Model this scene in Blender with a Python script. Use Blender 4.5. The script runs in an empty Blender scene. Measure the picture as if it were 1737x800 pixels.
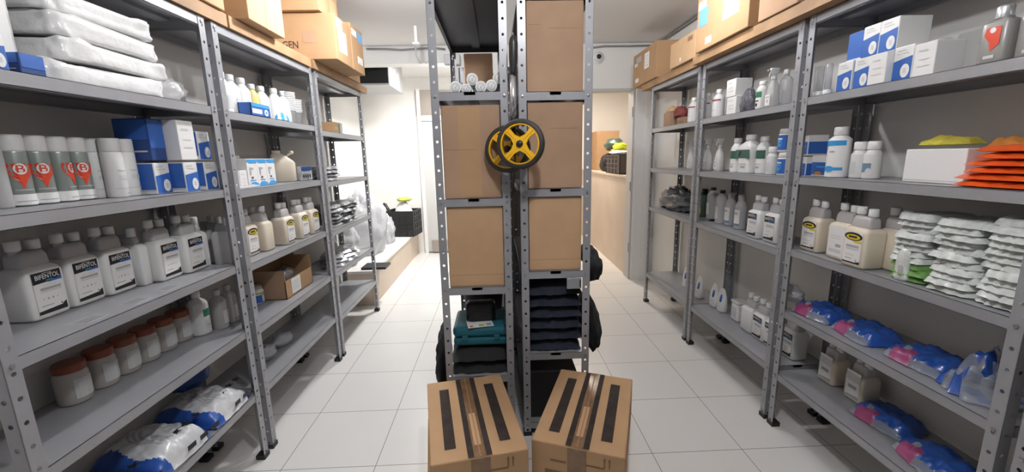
import bpy, math, random
from mathutils import noise, Vector, Matrix
R = math.radians
scene = bpy.context.scene
COL = scene.collection
random.seed(7)

# ------------------------------------------------------------------ materials
MATS = {}
def mat(name, rgb, rough=.5, metal=0., alpha=1., emit=0., spec=.5, noise_amt=0., noise_scale=8., bump=0., bump_scale=40., trans=0., coat=0.):
    if name in MATS: return MATS[name]
    m = bpy.data.materials.new(name); m.use_nodes = True
    nt = m.node_tree; b = nt.nodes['Principled BSDF']
    b.inputs['Base Color'].default_value = (*rgb, 1)
    b.inputs['Roughness'].default_value = rough
    b.inputs['Metallic'].default_value = metal
    b.inputs['Alpha'].default_value = alpha
    b.inputs['Specular IOR Level'].default_value = spec
    b.inputs['Coat Weight'].default_value = coat
    b.inputs['Transmission Weight'].default_value = trans
    if emit:
        b.inputs['Emission Color'].default_value = (*rgb, 1)
        b.inputs['Emission Strength'].default_value = emit
    tc = None
    if noise_amt or bump:
        tc = nt.nodes.new('ShaderNodeTexCoord')
    if noise_amt:
        n = nt.nodes.new('ShaderNodeTexNoise'); n.inputs['Scale'].default_value = noise_scale; n.inputs['Detail'].default_value = 4
        nt.links.new(tc.outputs['Object'], n.inputs['Vector'])
        r = nt.nodes.new('ShaderNodeMapRange')
        r.inputs['From Min'].default_value = .3; r.inputs['From Max'].default_value = .7
        r.inputs['To Min'].default_value = 1 - noise_amt; r.inputs['To Max'].default_value = 1 + noise_amt * .6
        nt.links.new(n.outputs['Fac'], r.inputs['Value'])
        v = nt.nodes.new('ShaderNodeVectorMath'); v.operation = 'SCALE'
        v.inputs[0].default_value = rgb
        nt.links.new(r.outputs['Result'], v.inputs['Scale'])
        nt.links.new(v.outputs['Vector'], b.inputs['Base Color'])
    if bump:
        n2 = nt.nodes.new('ShaderNodeTexNoise'); n2.inputs['Scale'].default_value = bump_scale; n2.inputs['Detail'].default_value = 3
        nt.links.new(tc.outputs['Object'], n2.inputs['Vector'])
        bp = nt.nodes.new('ShaderNodeBump'); bp.inputs['Strength'].default_value = bump; bp.inputs['Distance'].default_value = .01
        nt.links.new(n2.outputs['Fac'], bp.inputs['Height']); nt.links.new(bp.outputs['Normal'], b.inputs['Normal'])
    MATS[name] = m
    return m

STEEL = mat('grey_painted_steel', (.35,.355,.375), .38, .25, noise_amt=.06, noise_scale=5)
STEELSHADE = mat('shade_darkened_steel', (.03,.03,.033), .5, .2)  # grey shelf steel with the shade of an unlit underside in its colour
BOLT = mat('zinc_bolt', (.45,.45,.46), .35, .8)
FOOT = mat('black_plastic_foot', (.015,.015,.016), .5)
CARD = mat('brown_cardboard', (.43,.268,.145), .8, noise_amt=.08, noise_scale=6, spec=.25)
CARDL = mat('pale_cardboard', (.54,.35,.20), .8, noise_amt=.08, noise_scale=6, spec=.25)
CARDD = mat('dull_cardboard', (.40,.26,.17), .85, noise_amt=.12, noise_scale=5, spec=.2)
CARDE = mat('cardboard_edge', (.26,.15,.075), .9)
TAPE = mat('brown_packing_tape', (.20,.115,.06), .25, noise_amt=.25, noise_scale=30)
DTAPE = mat('dark_print_bar', (.035,.026,.022), .75, spec=.2, noise_amt=.3, noise_scale=25)
INK = mat('dark_ink', (.055,.035,.025), .8)
INKL = mat('faded_ink', (.20,.115,.06), .8)
PAPER = mat('white_paper', (.80,.79,.78), .7)
PAPERG = mat('grey_paper', (.45,.45,.46), .7)
PBLUE = mat('sticker_blue', (.16,.36,.60), .6)
WOOD = mat('plywood', (.36,.215,.11), .7, noise_amt=.25, noise_scale=7)
WHITE = mat('white_plastic', (.80,.80,.79), .35)
WHITE2 = mat('white_hdpe', (.70,.70,.69), .4)
CHAMB = mat('translucent_hdpe', (.60,.60,.62), .35, alpha=.8)
CREAM = mat('cream_hdpe', (.72,.64,.52), .4)
CHAMBC = mat('translucent_cream_hdpe', (.60,.58,.58), .35, alpha=.8)
CLEAR = mat('clear_plastic', (.62,.63,.64), .15, alpha=.38)
CLEARW = mat('cloudy_plastic', (.66,.66,.66), .25, alpha=.6)
JARC = mat('filled_jar', (.55,.52,.49), .25, alpha=.9)
BLACK = mat('black_print', (.012,.012,.014), .5)
BLACKP = mat('black_plastic', (.014,.014,.015), .42)
BLACKF = mat('black_fabric', (.013,.013,.015), .85, noise_amt=.2, noise_scale=20)
NAVYF = mat('navy_fabric', (.016,.019,.034), .9, noise_amt=.25, noise_scale=18)
BLUE = mat('label_blue', (.035,.13,.46), .45)
BLUED = mat('label_dark_blue', (.02,.06,.22), .45)
BLUES = mat('label_sky_blue', (.05,.33,.70), .45)
BLUEG = mat('label_grey_blue', (.16,.25,.34), .5)
GREYT = mat('label_grey_text', (.42,.42,.42), .6)
GREYL = mat('label_light_grey', (.60,.61,.61), .6)
RED = mat('emblem_red', (.68,.06,.025), .4)
REDD = mat('band_dark_red', (.30,.03,.04), .5)
CANGREY = mat('can_green_grey', (.30,.335,.31), .35, .3)
YELLOW = mat('label_yellow', (.70,.55,.03), .5)
YELW = mat('wheel_yellow', (.83,.46,.01), .35)
ORANGE = mat('orange_film', (.80,.115,.02), .3, noise_amt=.25, noise_scale=9, coat=.3)
ORANGES = mat('label_orange', (.62,.24,.05), .5)
GREEN = mat('label_green', (.03,.20,.10), .5)
GREEND = mat('band_green', (.045,.12,.085), .5)
DKGREEN = mat('dark_green_plastic', (.05,.085,.06), .35)
YGREEN = mat('label_yellow_green', (.42,.46,.09), .5)
YLIQ = mat('yellow_liquid_plastic', (.62,.56,.20), .3)
REDLID = mat('red_brown_lid', (.24,.06,.03), .45)
BOTTLEG = mat('grey_square_bottle', (.27,.265,.25), .3)
SILVER = mat('silver_cap', (.62,.63,.64), .25, .6)
CHROME = mat('aluminium_tube', (.62,.62,.63), .25, .9)
RUBBER = mat('black_rubber', (.022,.02,.017), .6)
TEAL = mat('teal_plastic', (.012,.125,.165), .4)
FOILW = mat('pale_foil', (.74,.77,.74), .3, .1, noise_amt=.25, noise_scale=24, bump=.5, bump_scale=35)
FOILG = mat('grey_foil', (.46,.465,.48), .28, .4, noise_amt=.35, noise_scale=22, bump=.5, bump_scale=30)
FOILGREEN = mat('green_printed_foil', (.20,.40,.12), .35, .1, noise_amt=.4, noise_scale=20)
FILMB = mat('blue_film', (.022,.085,.36), .3, noise_amt=.3, noise_scale=12, coat=.3)
FILMP = mat('pink_film', (.30,.06,.16), .35, noise_amt=.3, noise_scale=12)
FILMC = mat('clear_film', (.55,.60,.70), .18, alpha=.35)
WRAP = mat('white_shrink_wrap', (.80,.80,.80), .22, noise_amt=.1, noise_scale=14, bump=.6, bump_scale=18)
BAGW = mat('clear_crumpled_bag', (.56,.57,.60), .2, alpha=.7, bump=.8, bump_scale=14)
BAGG = mat('dark_grey_film', (.10,.105,.11), .25, noise_amt=.3, noise_scale=8, bump=.5, bump_scale=14, coat=.2)
BAGK = mat('dark_packet_film', (.13,.13,.15), .35, noise_amt=.4, noise_scale=20)
YELC = mat('yellow_cloth', (.55,.47,.06), .8, noise_amt=.3, noise_scale=30)
REDC = mat('dark_red_cloth', (.20,.045,.04), .8, noise_amt=.3, noise_scale=20)
WALLM = mat('white_wall_paint', (.78,.765,.74), .8, noise_amt=.02, noise_scale=2)
CEILM = mat('white_ceiling_paint', (.76,.745,.73), .85)
BEAMM = mat('beam_paint', (.80,.795,.785), .8)
TRIMG = mat('grey_door_frame', (.50,.50,.49), .5)
TRIMW = mat('white_door_frame', (.75,.74,.73), .45)
LEDGE = mat('beige_ledge', (.60,.50,.41), .6, noise_amt=.08, noise_scale=3)
LEDGET = mat('pale_ledge_top', (.78,.77,.75), .4)
DOORB = mat('taupe_door', (.30,.26,.23), .5, noise_amt=.08, noise_scale=4)
CABW = mat('grey_cabinet_steel', (.40,.40,.41), .35, .3)
GLASSK = mat('smoked_door', (.008,.008,.009), .6, spec=.2)
CABLE = mat('pale_cable', (.68,.67,.65), .5)
CABLEG = mat('grey_cable', (.25,.25,.25), .5)
LAMP = mat('lamp_tube_glow', (1,.97,.92), .5, emit=6.)
LAMPW = mat('warm_lamp_glow', (1,.80,.60), .5, emit=4.)
ENAMEL = mat('white_enamel', (.8,.8,.8), .4)

def tile_floor():
    m = bpy.data.materials.new('white_floor_tile'); m.use_nodes = True
    nt = m.node_tree; b = nt.nodes['Principled BSDF']; N = nt.nodes.new; L = nt.links.new
    tc = N('ShaderNodeTexCoord'); sep = N('ShaderNodeSeparateXYZ'); L(tc.outputs['Object'], sep.inputs[0])
    outs = []
    T = .4414
    for ax, off in (('X', -1.0554), ('Y', 1.7317)):
        a = N('ShaderNodeMath'); a.operation = 'SUBTRACT'; L(sep.outputs[ax], a.inputs[0]); a.inputs[1].default_value = off - 50*T
        d = N('ShaderNodeMath'); d.operation = 'DIVIDE'; L(a.outputs[0], d.inputs[0]); d.inputs[1].default_value = T
        f = N('ShaderNodeMath'); f.operation = 'FRACT'; L(d.outputs[0], f.inputs[0])
        p = N('ShaderNodeMath'); p.operation = 'PINGPONG'; L(f.outputs[0], p.inputs[0]); p.inputs[1].default_value = .5
        c = N('ShaderNodeMath'); c.operation = 'LESS_THAN'; L(p.outputs[0], c.inputs[0]); c.inputs[1].default_value = .0042
        outs.append(c)
    mx = N('ShaderNodeMath'); mx.operation = 'MAXIMUM'; L(outs[0].outputs[0], mx.inputs[0]); L(outs[1].outputs[0], mx.inputs[1])
    ns = N('ShaderNodeTexNoise'); ns.inputs['Scale'].default_value = 2.2; L(tc.outputs['Object'], ns.inputs['Vector'])
    ramp = N('ShaderNodeMix'); ramp.data_type = 'RGBA'
    L(ns.outputs['Fac'], ramp.inputs['Factor']); ramp.inputs['A'].default_value = (.72,.705,.685,1); ramp.inputs['B'].default_value = (.78,.77,.755,1)
    mix = N('ShaderNodeMix'); mix.data_type = 'RGBA'; L(mx.outputs[0], mix.inputs['Factor'])
    L(ramp.outputs['Result'], mix.inputs['A']); mix.inputs['B'].default_value = (.26,.24,.22,1)
    L(mix.outputs['Result'], b.inputs['Base Color'])
    b.inputs['Roughness'].default_value = .28
    return m
FLOORM = tile_floor()

# ------------------------------------------------------------------ mesh helper
class M:
    def __init__(s): s.v = []; s.f = []; s.m = []; s.mats = []; s.sm = []
    def mi(s, m):
        if m not in s.mats: s.mats.append(m)
        return s.mats.index(m)
    def add(s, vs, fs, m, smooth=False):
        b = len(s.v); s.v += [tuple(p) for p in vs]; i = s.mi(m)
        for f in fs: s.f.append([b + k for k in f]); s.m.append(i); s.sm.append(smooth)
        return s
    def box(s, x0, x1, y0, y1, z0, z1, m):
        vs = [(x, y, z) for z in (z0, z1) for y in (y0, y1) for x in (x0, x1)]
        return s.add(vs, [(0,2,3,1),(4,5,7,6),(0,1,5,4),(2,6,7,3),(0,4,6,2),(1,3,7,5)], m)
    def rings(s, rings, m, smooth=True, cap0=True, cap1=True, mats=None):
        """loft closed rings of equal count"""
        n = len(rings[0]); vs = [p for r in rings for p in r]; base = len(s.v)
        s.v += [tuple(p) for p in vs]
        for i in range(len(rings) - 1):
            mm = s.mi(mats[i] if mats else m)
            for k in range(n):
                a = base + i*n + k; b = base + i*n + (k+1) % n
                s.f.append([a, b, b + n, a + n]); s.m.append(mm); s.sm.append(smooth)
        if cap0: s.f.append([base + k for k in range(n)][::-1]); s.m.append(s.mi(mats[0] if mats else m)); s.sm.append(False)
        if cap1: s.f.append([base + (len(rings)-1)*n + k for k in range(n)]); s.m.append(s.mi(mats[-1] if mats else m)); s.sm.append(False)
        return s
    def lathe(s, prof, m, n=20, c=(0,0,0), axis='z', mats=None, smooth=True):
        cap = prof[0] != prof[-1]
        rs = []
        for r, h in prof:
            ring = []
            for k in range(n):
                a = 2*math.pi*k/n; p = (r*math.cos(a), r*math.sin(a), h)
                if axis == 'x': p = (h, p[0], p[1])
                elif axis == 'y': p = (p[1], h, p[0])
                ring.append((p[0]+c[0], p[1]+c[1], p[2]+c[2]))
            rs.append(ring)
        return s.rings(rs, m, smooth, cap, cap, mats)
    def loft(s, secs, m, e=5., n=28, smooth=True, c=(0,0,0), mats=None):
        """superellipse sections (z, half depth x, half width y[, dx, dy])"""
        rs = []
        for sec in secs:
            z, a, b = sec[:3]; dx, dy = (sec[3], sec[4]) if len(sec) > 3 else (0, 0)
            ring = []
            for k in range(n):
                t = 2*math.pi*(k+.5)/n; ct, st = math.cos(t), math.sin(t)
                ring.append((c[0]+dx+a*math.copysign(abs(ct)**(2/e), ct), c[1]+dy+b*math.copysign(abs(st)**(2/e), st), c[2]+z))
            rs.append(ring)
        return s.rings(rs, m, smooth, mats=mats)
    def tube(s, pts, r, m, n=8):
        pts = [Vector(p) for p in pts]; rs = []
        for i, p in enumerate(pts):
            d = (pts[min(i+1, len(pts)-1)] - pts[max(i-1, 0)]).normalized()
            u = d.orthogonal().normalized() if i == 0 else (u - d*u.dot(d)).normalized()
            w = d.cross(u)
            rr = r[i] if isinstance(r, (list, tuple)) else r
            rs.append([p + (u*math.cos(2*math.pi*k/n) + w*math.sin(2*math.pi*k/n))*rr for k in range(n)])
        return s.rings(rs, m)
    def rot(s, mx, start=0):
        for i in range(start, len(s.v)): s.v[i] = tuple(mx @ Vector(s.v[i]))
        return s
    def mesh(s, name):
        me = bpy.data.meshes.new(name); me.from_pydata(s.v, [], s.f)
        for m in s.mats: me.materials.append(m)
        me.polygons.foreach_set('material_index', s.m); me.polygons.foreach_set('use_smooth', s.sm)
        me.update()
        return me
    def obj(s, name, parent=None, loc=None):
        o = bpy.data.objects.new(name, s.mesh(name)); COL.objects.link(o)
        if parent is not None: o.parent = parent
        if loc is not None: o.location = loc
        return o

def rbox(s, w, d, h, m, r=.006, z0=0., c=(0,0)):
    """box with softened edges, base at z0 (w along y, d along x)"""
    e = 14.
    secs = [(z0, d/2-r, w/2-r), (z0+r*.3, d/2-r*.3, w/2-r*.3), (z0+r, d/2, w/2), (z0+h-r, d/2, w/2), (z0+h-r*.3, d/2-r*.3, w/2-r*.3), (z0+h, d/2-r, w/2-r)]
    rs = []
    for z, a, b in secs:
        q = r
        ring = []
        for sx, sy in ((1,-1),(1,1),(-1,1),(-1,-1)):
            cx, cy = sx*(a-q), sy*(b-q)
            a0 = math.atan2(sy, sx) - math.pi/4
            for k in range(3):
                t = a0 + k*math.pi/4
                ring.append((c[0]+cx+q*math.cos(t), c[1]+cy+q*math.sin(t), z))
        rs.append(ring)
    return s.rings(rs, m, smooth=False)

def tag(o, label=None, cat=None, group=None, kind=None):
    for k, v in (('label', label), ('category', cat), ('group', group), ('kind', kind)):
        if v: o[k] = v
    return o
def thing(name, label, cat, loc=(0,0,0), rotz=0., group=None):
    o = bpy.data.objects.new(name, None); COL.objects.link(o); o.empty_display_size = .05
    o.location = loc; o.rotation_euler = (0, 0, R(rotz))
    return tag(o, label, cat, group)
def copy_tree(o, parent=None):
    c = o.copy(); COL.objects.link(c)
    if parent is not None: c.parent = parent
    for ch in o.children: copy_tree(ch, c)
    return c

# ------------------------------------------------------------------ flat print (labels) on fronts
_TX = {}
def text_geo(t):
    if t not in _TX:
        cu = bpy.data.curves.new('lettering', 'FONT'); cu.body = t; cu.resolution_u = 3; cu.offset = .008
        ob = bpy.data.objects.new('lettering', cu); COL.objects.link(ob)
        dg = bpy.context.evaluated_depsgraph_get()
        me = bpy.data.meshes.new_from_object(ob.evaluated_get(dg))
        vs = [(v.co.x, v.co.y) for v in me.vertices]; fs = [list(p.vertices) for p in me.polygons]
        x0 = min(v[0] for v in vs); x1 = max(v[0] for v in vs); y0 = min(v[1] for v in vs); y1 = max(v[1] for v in vs)
        _TX[t] = ([((x-x0)/(x1-x0), (y-y0)/(y1-y0)) for x, y in vs], fs)
        bpy.data.objects.remove(ob); bpy.data.curves.remove(cu); bpy.data.meshes.remove(me)
    return _TX[t]
class Print:
    """flat shapes in (s, t) laid on a face: s to the reader's right, t up"""
    def __init__(s, x=0., radius=None, face='x', step=.0005):
        s.M = M(); s.x = x; s.r = radius; s.face = face; s.step = step
    def p(s, a, b, lay):
        o = s.step*lay + .0006
        if s.r:
            t = a/s.r; return ((s.r+o)*math.cos(t), (s.r+o)*math.sin(t), b)
        if s.face == 'z': return (-b, a, s.x + o)          # lying on a top, read from +x
        if s.face == '-y': return (a, -(s.x + o), b)
        if s.face == 'y': return (-a, (s.x + o), b)
        return (s.x + o, a, b)
    def rect(s, a0, a1, b0, b1, m, lay=1):
        n = max(1, int(abs(a1-a0)/(s.r*.2))) if s.r else 1
        vs = []; fs = []
        for i in range(n+1):
            a = a0 + (a1-a0)*i/n; vs += [s.p(a, b0, lay), s.p(a, b1, lay)]
        for i in range(n): fs.append((2*i, 2*i+2, 2*i+3, 2*i+1))
        s.M.add(vs, fs, m); return s
    def ell(s, ca, cb, ra, rb, m, lay=1, n=18, a0=0., a1=2*math.pi):
        vs = [s.p(ca, cb, lay)]; fs = []
        for k in range(n+1):
            t = a0 + (a1-a0)*k/n; vs.append(s.p(ca+ra*math.cos(t), cb+rb*math.sin(t), lay))
        for k in range(n): fs.append((0, k+1, k+2))
        s.M.add(vs, fs, m); return s
    def poly(s, pts, m, lay=1):
        s.M.add([s.p(a, b, lay) for a, b in pts], [tuple(range(len(pts)))], m); return s
    def text(s, t, a0, a1, b0, b1, m, lay=2):
        vs, fs = text_geo(t)
        s.M.add([s.p(a0+(a1-a0)*x, b0+(b1-b0)*y, lay) for x, y in vs], fs, m); return s
    def obj(s, name, parent): return s.M.obj(name, parent)

# ------------------------------------------------------------------ soft things
def pillow(w, d, h, nx=20, ny=16, seed=0, wr=.12, paint=None, m=None, pinch=.9, flat=True, jag=0., sq=3.2):
    """closed cushion: w along y, d along x, resting on z=0; paint(u,v)->material, u along y 0..1, v along x 0..1 (1 = front)"""
    s = M(); vs = []; off = Vector((seed*3.1, seed*1.7, seed*.9))
    def prof(t): return max(0., 1-abs(2*t-1)**sq)**.55
    def z(u, v):
        k = prof(u)*prof(v)
        nz = noise.noise(Vector((u*5*w/.2, v*5*d/.2, 0))*1.0 + off) + .6*noise.noise(Vector((u*12*w/.2, v*10*d/.2, 3)) + off)
        return k*h*(1 + wr*1.6*nz) + (0 if k < .02 else 0)
    for layer in (1, 0):
        for j in range(ny+1):
            for i in range(nx+1):
                u, v = i/nx, j/ny
                ex = jag*noise.noise(Vector((u*9, v*9, 7))+off)
                sx = 1 - (1-pinch)*abs(2*u-1)**2; sy = 1 - (1-pinch)*abs(2*v-1)**2
                y = (u-.5)*w*sy + ex*w*(1 if i in (0, nx) else .3); x = (v-.5)*d*sx + ex*d*(1 if j in (0, ny) else .3)
                zz = z(u, v)
                if flat: vs.append((x, y, .004 + (zz if layer else -.003*prof(u)*prof(v))))
                else: vs.append((x, y, h*.5 + (zz*.5 if layer else -zz*.5)))
    N = (nx+1)*(ny+1)
    for layer in (1, 0):
        for j in range(ny):
            for i in range(nx):
                a = (0 if layer else N) + j*(nx+1) + i
                f = (a, a+1, a+nx+2, a+nx+1)
                # x along j, y along i -> flip for the upward side
                s.f.append(list(f[::-1]) if layer else list(f))
                mm = paint((i+.5)/nx, (j+.5)/ny) if paint else m
                s.m.append(s.mi(mm)); s.sm.append(True)
    s.v = vs
    # close the rim
    rim = [i for i in range(nx+1)] + [j*(nx+1)+nx for j in range(1, ny+1)] + [ny*(nx+1)+i for i in range(nx-1, -1, -1)] + [j*(nx+1) for j in range(ny-1, 0, -1)]
    mm = s.mi(paint(.0, .5) if paint else m)
    for k in range(len(rim)):
        a, b = rim[k], rim[(k+1) % len(rim)]
        s.f.append([a, b, b+N, a+N]); s.m.append(mm); s.sm.append(True)
    return s
def lump(rx, ry, rz, m, seed=0, amp=.22, freq=2.4, n=26, k=18, flat=.0, ridge=.0):
    """crumpled closed blob resting on z=0"""
    s = M(); off = Vector((seed*2.3, seed*5.1, seed*1.3)); rs = []
    for j in range(k+1):
        ph = -math.pi/2 + math.pi*(j/k); ring = []
        for i in range(n):
            th = 2*math.pi*i/n
            d = Vector((math.cos(ph)*math.cos(th), math.cos(ph)*math.sin(th), math.sin(ph)))
            q = 1 + amp*noise.noise(d*freq+off) + amp*.55*noise.noise(d*freq*2.6+off)
            if ridge: q += ridge*(1-2*abs(noise.noise(d*freq*1.7-off)))
            if j in (0, k): q = 1
            z = d.z*rz*q
            ring.append((d.x*rx*q, d.y*ry*q, max(-rz*.72, z) + rz*.72))
        rs.append(ring)
    return s.rings(rs, m)

def slab(w, d, h, m, seed=0, amp=.006, n=72, e=9.):
    """box-like wrapped pack with crumpled film surface"""
    s = M(); rs = []; off = Vector((seed*3.7, seed*1.9, seed*.7))
    zs = (0, .012, .15, .32, .5, .68, .85, .985, 1.0); ins = (.012, .003, 0, 0, 0, 0, 0, .003, .014)
    def ring(z, a, b, k):
        out = []
        for i in range(n):
            t = 2*math.pi*(i+.5)/n; ct, st = math.cos(t), math.sin(t)
            x = a*math.copysign(abs(ct)**(2/e), ct); y = b*math.copysign(abs(st)**(2/e), st)
            q = noise.noise(Vector((x*16, y*16, z*22))+off)*amp + noise.noise(Vector((x*45, y*45, z*50))+off)*amp*.6
            out.append((x*(1+q/max(a,.01)), y*(1+q/max(b,.01)), z + (k*noise.noise(Vector((x*20, y*20, 5))+off)*amp if z > h*.5 else 0)))
        return out
    for z, i in zip(zs, ins): rs.append(ring(z*h, d/2-i, w/2-i, 1. if z >= .98 else 0.))
    for f in (.75, .45, .15): rs.append(ring(h*1.0, (d/2-.014)*f, (w/2-.014)*f, 1.))
    return s.rings(rs, m)

# ------------------------------------------------------------------ the goods on the racks: each maker adds the parts of one thing to its root
def can(t, red=False, clear=False):
    r = .029
    if clear:
        M().lathe([(r*.8,0),(r*.86,.004),(r*.86,.165),(r*.5,.178)], CLEARW).obj('body', t)
        M().lathe([(r*.62,.174),(r*.66,.177),(r*.66,.198),(r*.6,.2)], WHITE2).obj('cap', t); return
    b = M().lathe([(r*.93,0),(r,.003),(r,.15),(r*.95,.156),(r*.8,.16)], CANGREY if red else WHITE)
    bo = b.obj('body', t)
    M().lathe([(r*.97,.154),(r*.985,.158),(r*.985,.192),(r*.93,.2)], WHITE2).obj('cap', t)
    p = Print(radius=r)
    if red:
        p.rect(-.06,.06,.004,.034,WHITE,1)
        p.M.add([p.p(a,b,1) for b,hw in ((.120,.027),(.108,.029),(.096,.026),(.084,.019),(.072,.009),(.060,.004),(.050,.001)) for a in (-hw,-hw*.33,hw*.33,hw)], [(4*i+j,4*i+j+4,4*i+j+5,4*i+j+1) for i in range(6) for j in range(3)], RED)
        p.ell(0,.105,.0135,.0155,PAPER,2); p.text('B',-.008,.009,.095,.116,RED,3)
        p.rect(-.018,.022,.044,.048,GREYT,1); p.rect(-.02,.024,.013,.0155,GREYT,2)
    else:
        p.rect(-.03,.03,.03,.032,GREYL,1); p.rect(-.014,.018,.062,.075,GREYL,1); p.rect(-.016,.016,.09,.094,GREYL,1); p.rect(.004,.02,.012,.016,GREYT,1)
    p.obj('label', t)

def pbox(t, w, d, h, style):
    base = {'bw': WHITE, 'blue': BLUED, 'white': PAPER, 'blueflat': BLUE, 'bo': PAPER}[style]
    rbox(M(), w, d, h, base, .0025).obj('carton_body', t)
    p = Print(x=d/2); a = w/2-.002
    if style == 'bw':
        p.poly([(-a,.003),(a,.003),(a,h*.68),(-a,h*.58)], BLUE, 1)
        p.ell(a*.35,h*.27,w*.23,h*.2,PAPER,2); p.rect(a*.2,a*.5,h*.2,h*.34,GREYL,3)
        p.rect(-a*.7,a*.5,h*.78,h*.81,GREYL,1); p.rect(-a*.7,a*.2,h*.86,h*.9,GREYL,1)
        q = Print(x=w/2, face='-y'); q.rect(-d/2+.003,d/2-.003,.014,h*.97,BLUE,1); q.rect(-d/2+.003,d/2-.003,h*.12,h*.15,GREYL,2); q.obj('side_print', t)
    elif style == 'blue':
        p.rect(-a,a,h*.3,h*.97,BLUE,1)
        q = Print(x=w/2, face='-y'); q.rect(-d/2+.003,d/2-.003,h*.5,h*.97,BLUE,1); q.rect(-d/2+.01,d/2-.01,h*.2,h*.24,GREYL,1); q.obj('side_print', t)
    elif style == 'white':
        p.rect(-a*.6,a*.6,h*.3,h*.33,GREYL,1); p.rect(-a*.6,a*.3,h*.75,h*.8,GREYL,1); p.rect(-a*.5,a*.5,h*.5,h*.53,GREYL,1)
    elif style == 'blueflat':
        p.rect(-a,a,.003,h*.12,GREYL,1)
    elif style == 'bo':
        p.rect(-a,a,h*.08,h*.68,BLUE,1); p.ell(-a*.3,h*.08,w*.2,h*.16,ORANGES,2,a0=0,a1=math.pi)
        p.rect(-a*.5,a*.6,h*.42,h*.5,BLUES,2)
        q = Print(x=w/2, face='y'); q.rect(-d/2+.003,d/2-.003,h*.08,h*.68,BLUE,1); q.obj('side_print', t)
    p.obj('front_print', t)

def jug_label(t, kind, w, x):
    p = Print(x=x); a = w*.36
    p.rect(-a,a,.014,.142,PAPER,1)
    if kind == 'black':
        p.poly([(-a,.108),(a,.112),(a,.142),(-a,.142)], BLACK, 2)
        p.poly([(-a*.05,.1085),(a,.109),(a,.119)], BLUE, 3)
        p.text('BIFENTOL',-a*.80,a*.88,.1205,.1345,PAPER,4); p.rect(-a*.3,a*.4,.1365,.1385,GREYT,3); p.rect(-a*.1,a*.4,.1135,.1165,BLUES,4)
        p.rect(-a*.6,a*.85,.086,.094,GREYT,2); p.rect(-a*.6,a*.85,.080,.084,GREYL,2); p.rect(-a*.4,a*.6,.099,.101,GREYL,2)
        for i in range(4): p.ell(-a*.5+i*a*.32,.060,.0028,.0034,GREYT if i in (1,2) else GREYL,2)
        p.rect(-a*.75,a*.1,.038,.041,GREYT,2)
        p.poly([(-a,.016),(a,.016),(a,.040),(a*.55,.030),(-a,.026)], BLACK, 2); p.ell(a*.6,.036,.005,.006,PAPER,3); p.ell(a*.62,.036,.002,.0026,BLACK,4)
    elif kind == 'yellow':
        p.ell(0,.124,a*1.02,.0165,BLACK,2,24); p.ell(0,.122,a*.80,.0105,YELLOW,3,24); p.rect(-a*.5,a*.45,.1185,.127,INK,4)
        p.poly([(-a*.1,.108),(a,.108),(a,.1),(a*.2,.1)], YELLOW, 2)
        p.rect(-a*.7,a*.75,.080,.090,GREYT,2); p.rect(-a*.7,a*.75,.070,.077,GREYL,2); p.rect(-a*.7,a*.3,.048,.052,GREYL,2); p.rect(-a*.7,a*.1,.034,.037,GREYT,2)
        p.poly([(-a,.016),(a,.016),(a,.028),(a*.5,.022),(-a,.022)], BLACK, 2); p.ell(a*.6,.03,.004,.005,GREYT,3)
    elif kind == 'back':
        p.rect(-a*.8,a*.8,.03,.045,GREYL,2); p.rect(0,a*.7,.055,.068,GREYT,2); p.rect(-a*.7,a*.6,.09,.093,GREYL,2); p.rect(-a*.7,a*.6,.1,.103,GREYL,2)
    elif kind == 'pale':
        p.rect(-a,a,.095,.13,GREYL,2); p.rect(-a*.6,a*.6,.06,.075,GREYT,2); p.poly([(-a,.016),(a,.016),(a,.034),(-a,.024)], GREYT, 2)
    p.obj('label', t)

def jug(t, w=.112, d=.09, h=.24, body=WHITE, top=CHAMB, label=None):
    s = .67*h
    M().loft([(0,d/2-.008,w/2-.008),(.003,d/2-.003,w/2-.003),(.010,d/2,w/2),(s-.022,d/2,w/2),(s-.010,d/2-.004,w/2-.005),(s-.003,d/2-.014,w/2-.014),(s,d/2-.022,w/2-.02)], body, e=7).obj('body', t)
    M().loft([(s-.008,d/2-.020,w/2-.016),(s+.004,d/2-.018,w/2-.013),(s+.030,d/2-.020,w/2-.015),(s+.043,d/2-.026,w/2-.022)], top, e=6).obj('dosing_chamber', t)
    c = w/2-.030
    for sg, hh in ((-1, h), (1, h-.004)):
        q = M().lathe([(.0125,s+.036),(.0125,hh-.024)], top, 14, c=(0,sg*c,0)); q.obj('neck', t)
        M().lathe([(.0155,hh-.030),(.0165,hh-.028),(.0165,hh-.003),(.0145,hh)], WHITE, 16, c=(0,sg*c,0)).obj('cap', t)
    if label: jug_label(t, label, w, d/2)

def jug_thin(t):
    M().loft([(0,.05,.018),(.004,.054,.0215),(.14,.055,.0225),(.152,.048,.018),(.158,.038,.014)], WHITE, e=7).obj('body', t)
    M().loft([(.15,.036,.013),(.17,.036,.014),(.192,.03,.012)], CHAMB, e=5).obj('dosing_chamber', t)
    M().lathe([(.0145,.186),(.0155,.188),(.0155,.216),(.013,.22)], WHITE, 16, c=(.018,0,0)).obj('cap', t)

def jar(t):
    r = .043
    M().lathe([(r*.9,0),(r,.006),(r,.096),(r*.9,.106),(r*.86,.11)], JARC, 24).obj('body', t)
    M().lathe([(r*.93,.108),(r*.95,.110),(r*.95,.131),(r*.88,.135)], REDLID, 24).obj('lid', t)
    Print(radius=r).rect(-.03,.03,.02,.085,GREYL,1).obj('label', t)

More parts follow.
